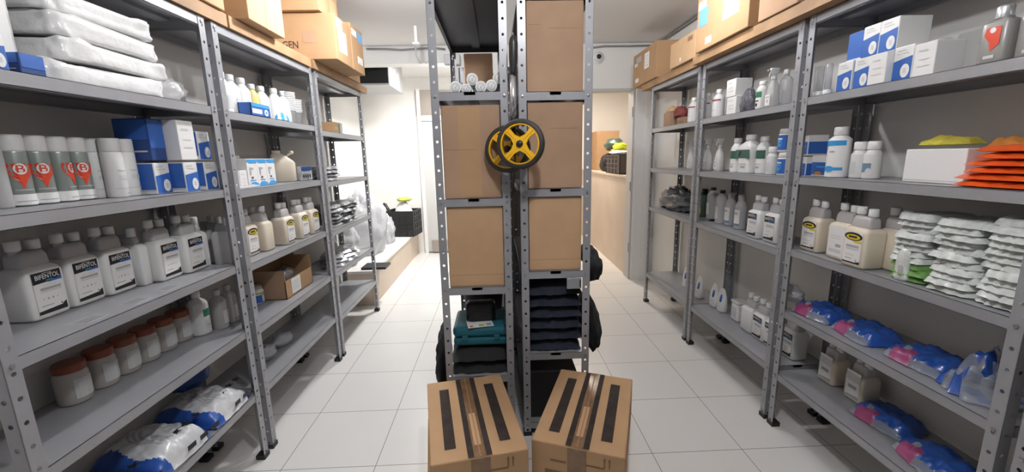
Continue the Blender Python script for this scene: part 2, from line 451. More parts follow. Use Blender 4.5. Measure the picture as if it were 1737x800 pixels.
def bottle(t, r, h, body, cap, neck=.35, caph=.14, label=None, shoulder=.68, capr=None, neckm=None, flatk=None):
    s = shoulder*h; nr = r*neck; ch = caph*h; z = h-ch
    prof = [(r*.9,0),(r*.985,.003),(r,.009),(r,s),(r*.96,s+(z-s)*.22),(r*.8,s+(z-s)*.5),(nr*1.25,s+(z-s)*.8),(nr,s+(z-s)*.95),(nr,z+.004)]
    if flatk:
        M().loft([(q[1], q[0]*flatk, q[0]) for q in prof], body, e=4).obj('body', t)
    else:
        M().lathe(prof, body, 24).obj('body', t)
    cr = capr or nr*1.22
    M().lathe([(cr*.97,z),(cr,z+.002),(cr,h-.004),(cr*.86,h)], cap, 18).obj('cap', t)
    if label:
        p = Print(radius=r) if not flatk else Print(x=r*flatk)
        label(p, r, s); p.obj('label', t)

def L_green(p, r, s): p.rect(-r*.5,r*.5,s*.62,s*.86,GREEN,1); p.rect(-r*.45,r*.45,s*.2,s*.5,GREYL,1); p.rect(-r*.3,r*.3,s*.3,s*.34,GREYT,2)
def L_band(p, r, s): p.rect(-r*1.2,r*1.2,s*.6,s*.93,GREEND,1); p.poly([(-r*.7,s*.68),(-r*.5,s*.9),(-r*.1,s*.86),(-r*.45,s*.66)],BLACK,2); p.rect(-r*.6,r*.7,s*.36,s*.4,GREYL,1); p.rect(-r*.2,r*.5,s*.22,s*.3,GREYT,1)
def L_red(p, r, s): p.rect(-r*1.4,r*1.4,s*.90,s*.97,REDD,1); p.rect(-r*.8,r*.8,s*.1,s*.85,PAPER,1); p.rect(-r*.5,r*.5,s*.4,s*.44,GREYL,2)
def L_black(p, r, s): p.rect(-r*.7,r*.7,s*.2,s*.98,BLACK,1); [p.rect(-r*.4,r*.4,s*(.3+.14*i),s*(.36+.14*i),PAPER,2) for i in range(4)]
def L_swirl(p, r, s):
    p.rect(-r*1.4,r*1.4,s*.86,s*.99,BLUES,1); p.poly([(-r*1.2,s*.86),(-r*.2,s*.86),(-r*.6,s*.7),(-r*.9,s*.55),(-r*1.2,s*.45)],BLUE,1)
    p.rect(-r*1.3,r*1.3,s*.2,s*.28,BLUES,1); p.ell(r*.1,s*.24,r*.5,s*.08,BLUES,2); p.rect(r*.05,r*.5,s*.68,s*.72,GREYT,2); p.rect(-r*1.3,r*1.3,.004,s*.12,PAPER,1)
def L_bluepatch(p, r, s): p.rect(-r*.8,r*.7,s*.28,s*.66,BLUEG,1); p.ell(r*.45,s*.3,r*.35,s*.16,WHITE2,2)
def L_bluel(p, r, s): p.rect(-r*.9,r*.9,s*.12,s*.86,PAPER,1); p.rect(-r*.9,r*.9,s*.14,s*.26,BLUEG,2); p.rect(-r*.5,r*.5,s*.66,s*.74,GREYT,2)
def L_ygreen(p, r, s): p.ell(0,s*.32,r*.8,s*.26,YGREEN,1); p.ell(0,s*.34,r*.25,s*.1,GREEN,2)
def L_tub(p, r, s): p.rect(-r*1.4,r*1.4,s*.12,s*.95,BLUE,1); p.ell(0,s*.5,r*.5,s*.22,BLUES,2); p.rect(-r*.5,r*.5,s*.7,s*.78,PAPER,2)
def L_can(p, r, s): p.rect(-r*1.3,r*1.3,s*.1,s*.7,BLUE,1); p.rect(-r*.3,r*.2,s*.15,s*.65,PAPER,2); p.rect(-r*1.3,r*1.3,s*.76,s*.92,YGREEN,1)
def L_gw(p, r, s): p.rect(-r*.9,r*.9,s*.1,s*.62,PAPER,1); p.rect(-r*.9,r*.9,s*.62,s*.92,GREEN,1); p.ell(0,s*.25,r*.28,s*.1,BLACK,2); p.rect(-r*.6,r*.5,s*.42,s*.48,BLACK,2)
def L_redsq(p, r, s):
    p.poly([(-r*.35,s*.9),(r*.62,s*.9),(r*.6,s*.45),(r*.1,s*.3),(-r*.1,s*.55),(-r*.45,s*.72)],RED,1); p.ell(r*.1,s*.82,r*.2,s*.07,PAPER,2); p.rect(-r*.3,r*.4,s*.12,s*.2,GREYL,1)
def L_none(p, r, s): p.rect(-r*.5,r*.5,s*.2,s*.7,GREYL,1)

def spray(t, body, h=.22, r=.03, label=True):
    s = h*.56
    M().loft([(0,r*.85,r*.95),(.005,r*.95,r*1.05),(s*.6,r*.95,r*1.05),(s,r*.72,r*.8),(h*.68,r*.42,r*.42),(h*.72,r*.4,r*.4)], body, e=3).obj('body', t)
    q = M().lathe([(r*.46,h*.70),(r*.5,h*.71),(r*.5,h*.78),(r*.4,h*.8)], WHITE2, 14); q.obj('collar', t)
    g = M(); g.loft([(h*.79,r*.35,r*.28),(h*.86,r*.55,r*.3,r*.1,0),(h*.93,r*.95,r*.3,r*.1,0),(h*.99,r*.85,r*.26,0,0)], WHITE2, e=4, n=16)
    g.obj('spray_head', t)
    M().tube([(r*.75,0,h*.9),(r*.95,0,h*.82),(r*.8,0,h*.73)], [r*.14,r*.13,r*.09], WHITE2).obj('trigger', t)
    M().lathe([(r*.18,r*.9),(r*.2,r*1.25),(r*.14,r*1.4)], GREYT, 10, c=(0,0,h*.93), axis='x').obj('nozzle', t)
    if label:
        p = Print(x=r*.955); p.rect(-r*.7,r*.7,s*.1,s*.6,PAPER,1); p.ell(0,s*.3,r*.22,s*.08,GREYT,2); p.rect(-r*.5,r*.5,s*.45,s*.5,GREYT,2); p.obj('label', t)

def tray_blue(t):
    w, d, h = .17, .06, .06; m = M()
    m.box(-d/2,d/2,-w/2,w/2,0,.003,PAPER)
    for a in ((d/2-.003,d/2,-w/2,w/2),(-d/2,-d/2+.003,-w/2,w/2),(-d/2,d/2,-w/2,-w/2+.003),(-d/2,d/2,w/2-.003,w/2)): m.box(*a,0,h,BLUE)
    m.obj('tray_body', t)
    p = Print(x=d/2); p.rect(-w*.45,w*.05,.012,.034,PAPER,1); p.rect(-w*.45,w*.48,.044,.058,BLUES,1); p.ell(w*.27,.022,.018,.016,PAPER,2); p.ell(w*.27,.022,.008,.008,BLUES,3); p.obj('front_print', t)
def refill_box(t, k=0):
    w, d, h = .085, .06, .14
    rbox(M(), w, d, h, PAPER, .002).obj('carton_body', t)
    p = Print(x=d/2); a = w/2-.001
    p.poly([(-a,h-.002),(-a,h*.9),(-a*.5,h*.84),(a,h*.84),(a,h-.002)],BLUES,1)
    p.poly([(-a,.003),(-a,h*.06),(-a*.4,h*.17),(a*.4,h*.17),(a,h*.1),(a,.003)],BLUES,1)
    p.poly([(-a*.6,h*.42),(-a*.35,h*.42),(-a*.3,h*.62),(a*.15,h*.62),(a*.15,h*.68),(-a*.65,h*.7)],GREYT,2)
    p.ell(-a*.2,h*.33,w*.12,h*.045,INKL,2); p.rect(-a*.7,a*.5,h*.22,h*.25,BLUES,2); p.obj('front_print', t)
def spout_jug(t):
    w, d, h = .13, .10, .19
    M().loft([(0,d/2-.006,w/2-.006),(.006,d/2,w/2),(.115,d/2,w/2),(.125,d/2-.001,w/2-.004,0,-.003),(.155,d/2-.008,w/2-.022,0,-.021),(.168,d/2-.02,w/2-.036,0,-.03),(.172,.022,.022,0,-.032)], CREAM, e=6).obj('body', t)
    M().lathe([(.021,.168),(.024,.17),(.024,.188),(.021,.19)], CREAM, 18, c=(0,-.032,0)).obj('cap', t)
    M().tube([(0,.015,.150),(0,.03,.163),(0,.042,.172)], [.008,.008,.008], CREAM).obj('spout', t)
    M().lathe([(.004,-.014),(.011,-.011),(.0135,0),(.011,.011),(.004,.014)], CREAM, 14, c=(0,.05,.177), axis='y').obj('spout_cap', t)
def carton_open(t):
    w, d, h = .34, .20, .17; m = M()
    m.box(-d/2,d/2,-w/2,w/2,0,.004,CARD)
    m.box(-d/2,-d/2+.004,-w/2,w/2,0,h,CARD); m.box(-d/2,d/2,-w/2,-w/2+.004,0,h,CARDD); m.box(-d/2,d/2,w/2-.004,w/2,0,h*1.12,CARD); m.box(d/2-.004,d/2,-w/2,w/2,0,h*.62,CARD)
    m.obj('carton_body', t)
    p = Print(x=d/2); p.rect(-w*.3,w*.02,.012,h*.6,PAPER,1); [p.rect(-w*.27,-w*.02,.03+.012*i,.036+.012*i,GREYL,2) for i in range(5)]; p.obj('printed_sheet', t)
def box_wood2(t): rbox(M(), .14,.14,.055,CARDD,.003).obj('carton_body', t); Print(x=.07).rect(-.06,.06,.02,.024,CARDE,1).obj('seam', t)
def pouch_refill(t):
    w, h = .10, .17; m = M(); rs = []
    for z, a, b in ((0,.024,.036),(.012,.025,.043),(.05,.022,.049),(.10,.015,.048),(.14,.007,.04),(.16,.003,.028),(.17,.002,.02)): rs.append((z,a,b))
    m.loft(rs, WHITE, e=3, n=24).obj('pouch_body', t)
    p = Print(x=.0235); p.poly([(-.02,.03),(.024,.036),(.008,.062),(-.026,.056)],PAPER,1)
    p.obj('print_panel', t)
    q = M(); 
    q.loft([(.075,.0205,.016),(.10,.0165,.02),(.125,.012,.012)], BLUE, e=3, n=16, c=(.0015,.006,0)); q.obj('blue_print', t)
def tub(t):
    rbox(M(), .085,.075,.12,WHITE,.012).obj('body', t); rbox(M(), .09,.08,.02,WHITE2,.006,z0=.12).obj('lid', t); Print(x=.0375).rect(-.025,.025,.03,.095,GREYL,1).obj('label', t)
def bag_bp(t, seed):
    w, d, h = .22, .18, .048
    def paint(u, v):
        if v > .80 + .08*math.sin(u*5+seed) and .15 < u < .5: return FILMP
        if u < .07 or v > .93: return FILMC
        return FILMB if noise.noise(Vector((u*3, v*2, seed))) > -.42 else FILMC
    pillow(w, d, h, 36, 26, seed=seed, wr=.2, paint=paint, jag=.06, sq=4.5).obj('packet_film', t)
def sachet(t, w, d, h, m, seed=0, jag=.06): pillow(w, d, h, 14, 12, seed=seed, wr=.3, m=m, jag=jag).obj('sachet_film', t)

K = {}   # kind -> (object name, category, maker)
def kind(k, name, cat, fn): K[k] = (name, cat, fn)
kind('can_red','aerosol_can','aerosol can',lambda t: can(t, red=True))
kind('can_white','aerosol_can','aerosol can',lambda t: can(t))
kind('can_clear','tube_bottle','bottle',lambda t: can(t, clear=True))
kind('pbox_bw','product_carton','carton',lambda t: pbox(t,.072,.12,.115,'bw'))
kind('pbox_blue','product_carton','carton',lambda t: pbox(t,.072,.12,.15,'blue'))
kind('pbox_white','product_carton','carton',lambda t: pbox(t,.085,.12,.15,'white'))
kind('pbox_thinwhite','product_carton','carton',lambda t: pbox(t,.072,.10,.108,'white'))
kind('pbox_blueflat','product_carton','carton',lambda t: pbox(t,.07,.10,.115,'blueflat'))
kind('pbox_bo','product_carton','carton',lambda t: pbox(t,.06,.10,.095,'bo'))
kind('pbox_bo_wide','product_carton','carton',lambda t: pbox(t,.12,.12,.095,'bo'))
kind('jug_black','measuring_jug','jug',lambda t: jug(t,label='black'))
kind('jug_plain','measuring_jug','jug',lambda t: jug(t))
kind('jug_thin','slim_jug','jug',jug_thin)
kind('jug_cream','measuring_jug','jug',lambda t: jug(t,body=CREAM,top=CHAMBC,label='yellow'))
kind('jug_cream_plain','measuring_jug','jug',lambda t: jug(t,body=CREAM,top=CHAMBC))
kind('jug_cream_back','measuring_jug','jug',lambda t: jug(t,body=CREAM,top=CHAMBC,label='back'))
kind('jug_cream_s','measuring_jug','jug',lambda t: jug(t,.10,.09,.2,CREAM,CHAMBC,'pale'))
kind('jar_red','plastic_jar','jar',jar)
kind('bottle_green','plastic_bottle','bottle',lambda t: bottle(t,.04,.2,WHITE2,WHITE,label=L_green))
kind('bottle_pale','plastic_bottle','bottle',lambda t: bottle(t,.034,.19,CLEARW,WHITE2,label=L_none))
kind('bottle_round','plastic_bottle','bottle',lambda t: bottle(t,.0375,.19,WHITE,WHITE,neck=.42,shoulder=.62,label=L_none))
kind('bottle_yellow','plastic_bottle','bottle',lambda t: bottle(t,.03,.19,YLIQ,WHITE,neck=.5,label=L_none))
kind('tray_blue','display_tray','tray',tray_blue)
kind('pouch_bluewhite','foil_pouch','pouch',lambda t: (pillow(.13,.03,.04,16,8,seed=3,wr=.2,paint=lambda u,v: BLUES if (u+v*.3)%.5 < .26 else PAPER).obj('pouch_film', t)))
kind('smallbox_white','product_carton','carton',lambda t: pbox(t,.06,.05,.085,'white'))
kind('bottle_blacklabel','plastic_bottle','bottle',lambda t: bottle(t,.03,.16,WHITE,WHITE2,neck=.6,label=L_black))
kind('refill_box','product_carton','carton',refill_box)
kind('spout_jug','spout_jug','jug',spout_jug)
kind('flat_pack','clear_packet','packet',lambda t: sachet(t,.22,.025,.012,CLEARW,5,.02))
def foil_dark(t):
    rbox(M(), .16,.026,.09,FOILG,.006).obj('pack_film', t); p=Print(x=.013); p.rect(-.075,.075,.062,.088,BLUED,1); p.rect(-.07,.07,.048,.054,GREYL,1); [p.ell(-.05+.03*i,.028,.01,.012,BLACK,1) for i in range(4)]; p.obj('front_print', t)
kind('foil_dark','foil_pack','pack',foil_dark)
kind('carton_open','cardboard_box','cardboard box',carton_open)
kind('can_label','canister','canister',lambda t: bottle(t,.035,.1,WHITE,WHITE2,neck=.7,shoulder=.72,capr=.03,label=L_can))
kind('bag_small','small_bag','bag',lambda t: lump(.045,.07,.042,BAGW,seed=11,amp=.3,ridge=.12).obj('bag_film', t))
def carton_small(t):
    rbox(M(), .17,.12,.085,CARD,.003).obj('carton_body', t); p=Print(x=.06); p.rect(.0,.03,.004,.08,GREEN,1); p.rect(.035,.082,.004,.08,GREYT,1); p.rect(-.07,-.02,.03,.05,CARDL,1); p.obj('front_print', t)
kind('carton_small','cardboard_box','cardboard box',carton_small)
kind('tube_clear','plastic_tube','tube',lambda t: (M().lathe([(.013,.02),(.0135,.128),(.011,.13)],CLEAR,14).obj('tube_body',t), M().lathe([(.0165,0),(.0175,.002),(.0175,.02),(.014,.023)],WHITE,16).obj('base_cap',t)))
kind('bottle_redlabel','square_bottle','bottle',lambda t: bottle(t,.0375,.155,BOTTLEG,SILVER,neck=.5,caph=.22,shoulder=.7,capr=.019,flatk=.78,label=L_redsq))
kind('bottle_bluewhite','plastic_bottle','bottle',lambda t: bottle(t,.042,.215,WHITE,WHITE2,neck=.5,caph=.16,shoulder=.74,label=L_swirl))
kind('bottle_small','plastic_bottle','bottle',lambda t: bottle(t,.03,.15,WHITE2,WHITE,neck=.62,caph=.22,shoulder=.64,capr=.023,label=L_none))
kind('bottle_smallblue','plastic_bottle','bottle',lambda t: bottle(t,.03,.15,WHITE2,WHITE,neck=.62,caph=.22,shoulder=.64,capr=.023,label=L_bluepatch))
kind('box_bigwhite','white_box','box',lambda t: (rbox(M(),.20,.20,.115,PAPER,.003).obj('box_body',t), Print(x=.10).rect(-.095,.095,.008,.0095,GREYT,1).obj('lid_seam',t)))
kind('cloth_yellow','yellow_cloth','cloth',lambda t: pillow(.15,.12,.025,18,14,seed=8,wr=.3,m=YELC,jag=.07).obj('cloth_fold',t))
def pouch_stand(t):
    M().loft([(0,.012,.022),(.01,.013,.026),(.06,.010,.025),(.10,.005,.022),(.115,.002,.02)], FOILW, e=3, n=20).obj('pouch_film', t); Print(x=.0115).rect(-.005,.012,.012,.055,PAPERG,1).obj('print_panel', t)
kind('pouch_stand','foil_pouch','pouch',pouch_stand)
kind('bag_bluepink','plastic_packet','packet',lambda t: bag_bp(t, 2))
kind('bag_clear','plastic_wrapper','wrapper',lambda t: pillow(.16,.2,.10,22,18,seed=5,wr=.5,paint=lambda u,v: FILMC if noise.noise(Vector((u*4,v*4,1)))>-.15 else FILMB,jag=.14).obj('wrapper_film',t))
kind('bottle_redband','plastic_bottle','bottle',lambda t: bottle(t,.037,.185,WHITE2,WHITE,neck=.4,shoulder=.66,label=L_red))
kind('box_smallstack','product_carton','carton',lambda t: pbox(t,.10,.10,.10,'white'))
kind('bag_dark','plastic_packet','packet',lambda t: lump(.03,.055,.07,BAGK,seed=9,amp=.25,ridge=.15).obj('packet_film',t))
kind('bottle_greenlabel','plastic_bottle','bottle',lambda t: bottle(t,.03,.15,WHITE2,WHITE,neck=.5,label=L_gw))
kind('spray_clear','spray_bottle','spray bottle',lambda t: spray(t,CLEARW,.2,.028))
kind('spray_white','spray_bottle','spray bottle',lambda t: spray(t,WHITE2,.22,.029))
kind('bottle_wgreen','plastic_bottle','bottle',lambda t: bottle(t,.0375,.21,WHITE,WHITE,neck=.5,shoulder=.68,label=L_band))
kind('bottle_wgreen_big','plastic_bottle','bottle',lambda t: bottle(t,.058,.225,WHITE,WHITE,neck=.4,shoulder=.66,label=L_band,flatk=.8))
kind('tube_blue','plastic_tub','tub',lambda t: bottle(t,.033,.118,WHITE,WHITE2,neck=.78,caph=.2,shoulder=.76,capr=.03,label=L_tub))
kind('bottle_dkgreen','plastic_bottle','bottle',lambda t: bottle(t,.052,.21,DKGREEN,BLACKP,neck=.35,shoulder=.74,label=L_ygreen,flatk=.8))
kind('bottle_clear','plastic_bottle','bottle',lambda t: bottle(t,.039,.23,CLEARW,BLACKP,neck=.4,caph=.09,shoulder=.74,label=L_none))
kind('bottle_bluelabel','plastic_bottle','bottle',lambda t: bottle(t,.034,.22,CLEARW,CLEARW,neck=.5,caph=.16,shoulder=.66,label=L_bluel))
kind('pouch_refill','refill_pouch','pouch',pouch_refill)
kind('tub_white','plastic_tub','tub',tub)
def box_wood(t):
    rbox(M(), .13,.12,.12,CARDD,.003).obj('carton_body', t); o=pillow(.125,.11,.04,14,12,seed=31,wr=.3,m=CARDL,jag=.05).obj('folded_cloth', t); o.location=(0,0,.12)
kind('box_wood','cardboard_box','cardboard box',box_wood)
kind('bag_red','cloth_bundle','bundle',lambda t: lump(.055,.07,.055,REDC,seed=14,amp=.2).obj('cloth_body',t))
kind('box_wood2','cardboard_box','cardboard box',box_wood2)
kind('bag_grey','plastic_sack','sack',lambda t: lump(.10,.27,.10,BAGG,seed=21,amp=.3,ridge=.18,n=44,k=26).obj('sack_film',t))

PROTO = {}
def place(k, x, y, z, rz, label, group=None):
    name, cat, fn = K[k]
    if k in PROTO:
        t = copy_tree(PROTO[k])
    else:
        t = thing(name, label, cat); fn(t); PROTO[k] = t
    t.location = (x, y, z+.001); t.rotation_euler = (0, 0, R(rz)); t['label'] = label; t['category'] = cat
    if 'group' in t: del t['group']
    if group: t['group'] = group
    return t
P_AISLE, P_RECESS, P_ROOM, P_FRONT, P_RIGHT, EXPO, P_FX, P_FY = 50., 58., 38., 35., 19., .2, .2, .7
ITEMS = [
 ('can_red', -1.369, 1.234, 1.311, -22.0, 'aerosol can with red emblem, leftmost of the red-emblem cans on the left rack', 'aerosol cans on the left rack'),
 ('can_red', -1.369, 1.294, 1.311, -22.0, 'aerosol can with red emblem, second from the left among the red-emblem cans', 'aerosol cans on the left rack'),
 ('can_red', -1.369, 1.354, 1.311, 22.0, 'aerosol can whose red emblem is turned half away, third of the red-emblem cans', 'aerosol cans on the left rack'),
 ('can_red', -1.369, 1.414, 1.311, -22.0, 'aerosol can with red emblem, rightmost of them, touching the plain white cans', 'aerosol cans on the left rack'),
 ('can_white', -1.377, 1.474, 1.311, 0.0, 'plain white aerosol can standing right next to the red-emblem cans', 'aerosol cans on the left rack'),
 ('can_white', -1.321, 1.486, 1.311, 0.0, 'plain white aerosol can, middle and widest looking of the three white ones', 'aerosol cans on the left rack'),
 ('can_white', -1.329, 1.546, 1.311, 0.0, 'plain white aerosol can standing beside the blue boxes on the left rack', 'aerosol cans on the left rack'),
 ('can_clear', -1.365, 1.178, 1.311, 0.0, 'white translucent tube bottle at the left edge, before the red-emblem cans', 'aerosol cans on the left rack'),
 ('pbox_bw', -1.32, 1.613, 1.311, 0.0, 'blue and white carton, lower row, first from the white aerosol cans', 'blue and white cartons on the left rack'),
 ('pbox_bw', -1.27, 1.692, 1.311, 0.0, 'blue and white carton, lower row middle, under the large white carton', 'blue and white cartons on the left rack'),
 ('pbox_bw', -1.27, 1.805, 1.311, 0.0, 'blue and white carton, lower row, nearest to the post on the left rack', 'blue and white cartons on the left rack'),
 ('pbox_blue', -1.32, 1.615, 1.435, 0.0, 'dark blue carton on top of the upper row, left of the large white carton', 'blue and white cartons on the left rack'),
 ('pbox_white', -1.27, 1.698, 1.435, 0.0, 'large plain white carton standing on the blue cartons of the left rack', 'blue and white cartons on the left rack'),
 ('pbox_bw', -1.28, 1.805, 1.435, 0.0, 'blue and white carton in the upper row, right of the large white carton', 'blue and white cartons on the left rack'),
 ('jug_black', -1.405, 1.238, 0.973, 0.0, 'white jug with black label, leftmost and nearest on the left rack', 'black-labelled jugs on the left rack'),
 ('jug_black', -1.405, 1.358, 0.973, 0.0, 'white jug with black label, second from the left on the left rack', 'black-labelled jugs on the left rack'),
 ('jug_black', -1.395, 1.472, 0.973, 0.0, 'white jug with black label, third from the left, before the unlabelled jug', 'black-labelled jugs on the left rack'),
 ('jug_thin', -1.385, 1.552, 0.973, 0.0, 'slim white jug showing no label, between the third and fourth labelled jugs', 'black-labelled jugs on the left rack'),
 ('jug_black', -1.345, 1.632, 0.973, 0.0, 'white jug with black label, fourth of the labelled ones on the left rack', 'black-labelled jugs on the left rack'),
 ('jug_black', -1.325, 1.746, 0.973, 0.0, 'white jug with black label, last one before the row of blank white jugs', 'black-labelled jugs on the left rack'),
 ('jug_thin', -1.345, 1.819, 0.973, 0.0, 'slim blank white jug, first after the black-labelled jugs', 'slim white jugs by the post'),
 ('jug_thin', -1.41, 2.022, 0.953, 0.0, 'slim blank white jug, middle one of the three by the left rack post', 'slim white jugs by the post'),
 ('jug_thin', -1.345, 1.975, 0.953, 0.0, 'slim blank white jug, touching the left rack post', 'slim white jugs by the post'),
 ('jar_red', -1.404, 1.28, 0.665, 0.0, 'clear jar with red-brown lid, largest and nearest of the row', 'red-lidded jars on the left rack'),
 ('jar_red', -1.404, 1.379, 0.665, 0.0, 'clear jar with red-brown lid, second of the row from the left', 'red-lidded jars on the left rack'),
 ('jar_red', -1.404, 1.47, 0.665, 0.0, 'clear jar with red-brown lid, third of the row from the left', 'red-lidded jars on the left rack'),
 ('jar_red', -1.404, 1.56, 0.665, 0.0, 'clear jar with red-brown lid, fourth of the row from the left', 'red-lidded jars on the left rack'),
 ('jar_red', -1.404, 1.65, 0.665, 0.0, 'clear jar with red-brown lid, fifth of the row from the left', 'red-lidded jars on the left rack'),
 ('jar_red', -1.404, 1.74, 0.665, 0.0, 'clear jar with red-brown lid, last of the row, next to the green-label bottle', 'red-lidded jars on the left rack'),
 ('bottle_green', -1.36, 1.801, 0.665, 0.0, 'white bottle with small green label, beside the red-lidded jars', 'pale bottles beside the jars'),
 ('bottle_pale', -1.355, 1.924, 0.64, 0.0, 'pale translucent bottle right of the small green-label bottle', 'pale bottles beside the jars'),
 ('bottle_pale', -1.355, 2.003, 0.64, 0.0, 'pale translucent bottle standing against the left rack post', 'pale bottles beside the jars'),
 ('bottle_round', -1.268, 2.051, 1.645, 0.0, 'round-shouldered white bottle, first after the left post on the upper shelf', 'white bottles on the upper left shelf'),
 ('bottle_round', -1.275, 2.131, 1.645, 0.0, 'round-shouldered white bottle, second from the post on the upper shelf', 'white bottles on the upper left shelf'),
 ('bottle_round', -1.273, 2.217, 1.645, 0.0, 'round-shouldered white bottle, third from the post, left of the yellow-green one', 'white bottles on the upper left shelf'),
 ('bottle_yellow', -1.32, 2.388, 1.645, 0.0, 'yellow-green bottle with white cap between the white bottles', 'white bottles on the upper left shelf'),
 ('bottle_round', -1.308, 2.458, 1.645, 0.0, 'round-shouldered white bottle behind the blue and white tray box', 'white bottles on the upper left shelf'),
 ('bottle_round', -1.278, 2.535, 1.645, 0.0, 'round-shouldered white bottle, second last, right of the blue tray box', 'white bottles on the upper left shelf'),
 ('bottle_round', -1.278, 2.637, 1.645, 0.0, 'round-shouldered white bottle, last one, above the blue and white pouch', 'white bottles on the upper left shelf'),
 ('tray_blue', -1.208, 2.194, 1.645, 0.0, 'low open-topped blue and white tray box in front of the white bottles', ''),
 ('pouch_bluewhite', -1.195, 2.433, 1.645, 0.0, 'small blue and white pouch lying before the last white bottle', ''),
 ('smallbox_white', -1.265, 2.012, 1.298, 0.0, 'small white carton, first from the post, in front of the black-label bottle', 'small white cartons on the left rack'),
 ('smallbox_white', -1.265, 2.077, 1.298, 0.0, 'small white carton touching the white and blue refill cartons', 'small white cartons on the left rack'),
 ('bottle_blacklabel', -1.37, 2.241, 1.298, 0.0, 'white bottle with black band label behind the small white cartons', ''),
 ('refill_box', -1.27, 2.158, 1.298, 0.0, 'white carton with bright blue top and bottom and a spray picture, left one', 'white and blue refill cartons'),
 ('refill_box', -1.27, 2.244, 1.298, 0.0, 'white carton with bright blue top and bottom, middle of three', 'white and blue refill cartons'),
 ('refill_box', -1.27, 2.332, 1.298, 0.0, 'white carton with bright blue round emblem, right one beside the spout jug', 'white and blue refill cartons'),
 ('spout_jug', -1.32, 2.63, 1.298, -62.0, 'cream plastic jug with slanted shoulder and side spout cap', ''),
 ('flat_pack', -1.212, 2.047, 1.298, 0.0, 'flat clear plastic packet lying before the small white cartons', ''),
 ('foil_dark', -1.245, 2.741, 1.298, 0.0, 'grey foil pack with violet header, behind and right of the spout jug', ''),
 ('jug_cream', -1.295, 2.102, 0.953, 0.0, 'cream jug with wide yellow-black label, nearest on the middle left shelf', 'cream jugs on the left rack'),
 ('jug_cream_plain', -1.286, 2.223, 0.953, 90.0, 'cream jug turned sideways without visible label on the middle left shelf', 'cream jugs on the left rack'),
 ('jug_cream', -1.245, 2.39, 0.953, 0.0, 'cream jug with yellow-black label right of the sideways jug', 'cream jugs on the left rack'),
 ('jug_cream', -1.245, 2.572, 0.953, 0.0, 'cream jug with yellow-black label, second last before the middle post', 'cream jugs on the left rack'),
 ('jug_cream', -1.245, 2.727, 0.953, 0.0, 'cream jug with yellow-black label, touching the middle post', 'cream jugs on the left rack'),
 ('jug_thin', -1.275, 1.928, 0.953, 0.0, 'slim blank white jug at the near post beside the first cream jug', 'slim white jugs by the post'),
 ('carton_open', -1.33, 2.476, 0.64, 0.0, 'open brown cardboard box with a white printed sheet on its front', ''),
 ('can_label', -1.375, 2.269, 0.64, 0.0, 'small white canister with blue label alone on the lower left shelf', ''),
 ('bag_small', -1.335, 2.209, 0.335, 20.0, 'small white bag with pointed end by the post on the lowest left shelf', 'small white bags on the lowest shelf'),
 ('bag_small', -1.335, 2.371, 0.335, -15.0, 'small white and blue twisted bag further along the lowest left shelf', 'small white bags on the lowest shelf'),
 ('carton_small', -1.28, 3.334, 1.623, 0.0, 'small brown and green cardboard box on the upper shelf of the far left rack', ''),
 ('bottle_pale', -1.325, 3.262, 0.63, 0.0, 'pale translucent bottle on the far left rack beside loose foil sachets', ''),
 ('pbox_bw', 1.495, 1.734, 1.655, 180.0, 'blue and white carton, bottom row, nearest to the right rack post', 'blue and white cartons on the upper right shelf'),
 ('pbox_bw', 1.495, 1.652, 1.655, 180.0, 'blue and white carton, bottom row, second from the post', 'blue and white cartons on the upper right shelf'),
 ('pbox_thinwhite', 1.461, 1.56, 1.655, 180.0, 'plain white carton standing in front, between the blue and white cartons', 'blue and white cartons on the upper right shelf'),
 ('pbox_bw', 1.495, 1.486, 1.655, 180.0, 'blue and white carton, bottom row, between the two plain white cartons', 'blue and white cartons on the upper right shelf'),
 ('pbox_thinwhite', 1.485, 1.412, 1.655, 180.0, 'plain white carton at the free end of the bottom row', 'blue and white cartons on the upper right shelf'),
 ('pbox_blueflat', 1.505, 1.723, 1.765, 180.0, 'plain blue carton in the top row on the upper right shelf', 'blue and white cartons on the upper right shelf'),
 ('pbox_bw', 1.495, 1.629, 1.765, 180.0, 'blue and white carton in the top row, next to the plain blue one', 'blue and white cartons on the upper right shelf'),
 ('pbox_bw', 1.495, 1.556, 1.765, 180.0, 'blue and white carton, end of the top row, above the plain white carton', 'blue and white cartons on the upper right shelf'),
 ('tube_clear', 1.453, 1.903, 1.655, 180.0, 'clear plastic tube with white base cap touching the right rack post', 'clear tubes on the upper right shelf'),
 ('tube_clear', 1.453, 1.887, 1.655, 180.0, 'clear plastic tube with white base cap, middle of three', 'clear tubes on the upper right shelf'),
 ('tube_clear', 1.453, 1.84, 1.655, 180.0, 'clear plastic tube with white base cap next to the blue and white cartons', 'clear tubes on the upper right shelf'),
 ('bottle_redlabel', 1.455, 1.217, 1.655, 180.0, 'square grey bottle with red label and silver cap, standing alone', 'square red-label bottles'),
 ('bottle_redlabel', 1.475, 1.141, 1.655, 180.0, 'square grey bottle with red label cut by the right picture edge', 'square red-label bottles'),
 ('pbox_bo', 1.535, 1.989, 1.293, 180.0, 'blue and white carton, lower row, partly hidden behind the right rack post', 'blue cartons on the middle right shelf'),
 ('pbox_bo_wide', 1.545, 1.861, 1.3, 180.0, 'wide blue and white carton with orange spot on the middle right shelf', 'blue cartons on the middle right shelf'),
 ('pbox_bo', 1.535, 1.989, 1.395, 180.0, 'blue carton with orange spot on top of the wide blue one', 'blue cartons on the middle right shelf'),
 ('bottle_bluewhite', 1.488, 1.776, 1.3, 180.0, 'tall white bottle with blue swirls right of the blue cartons', ''),
 ('bottle_small', 1.516, 1.7, 1.3, 180.0, 'small white bottle with plain front next to the tall blue-swirl bottle', 'small white bottles on the right rack'),
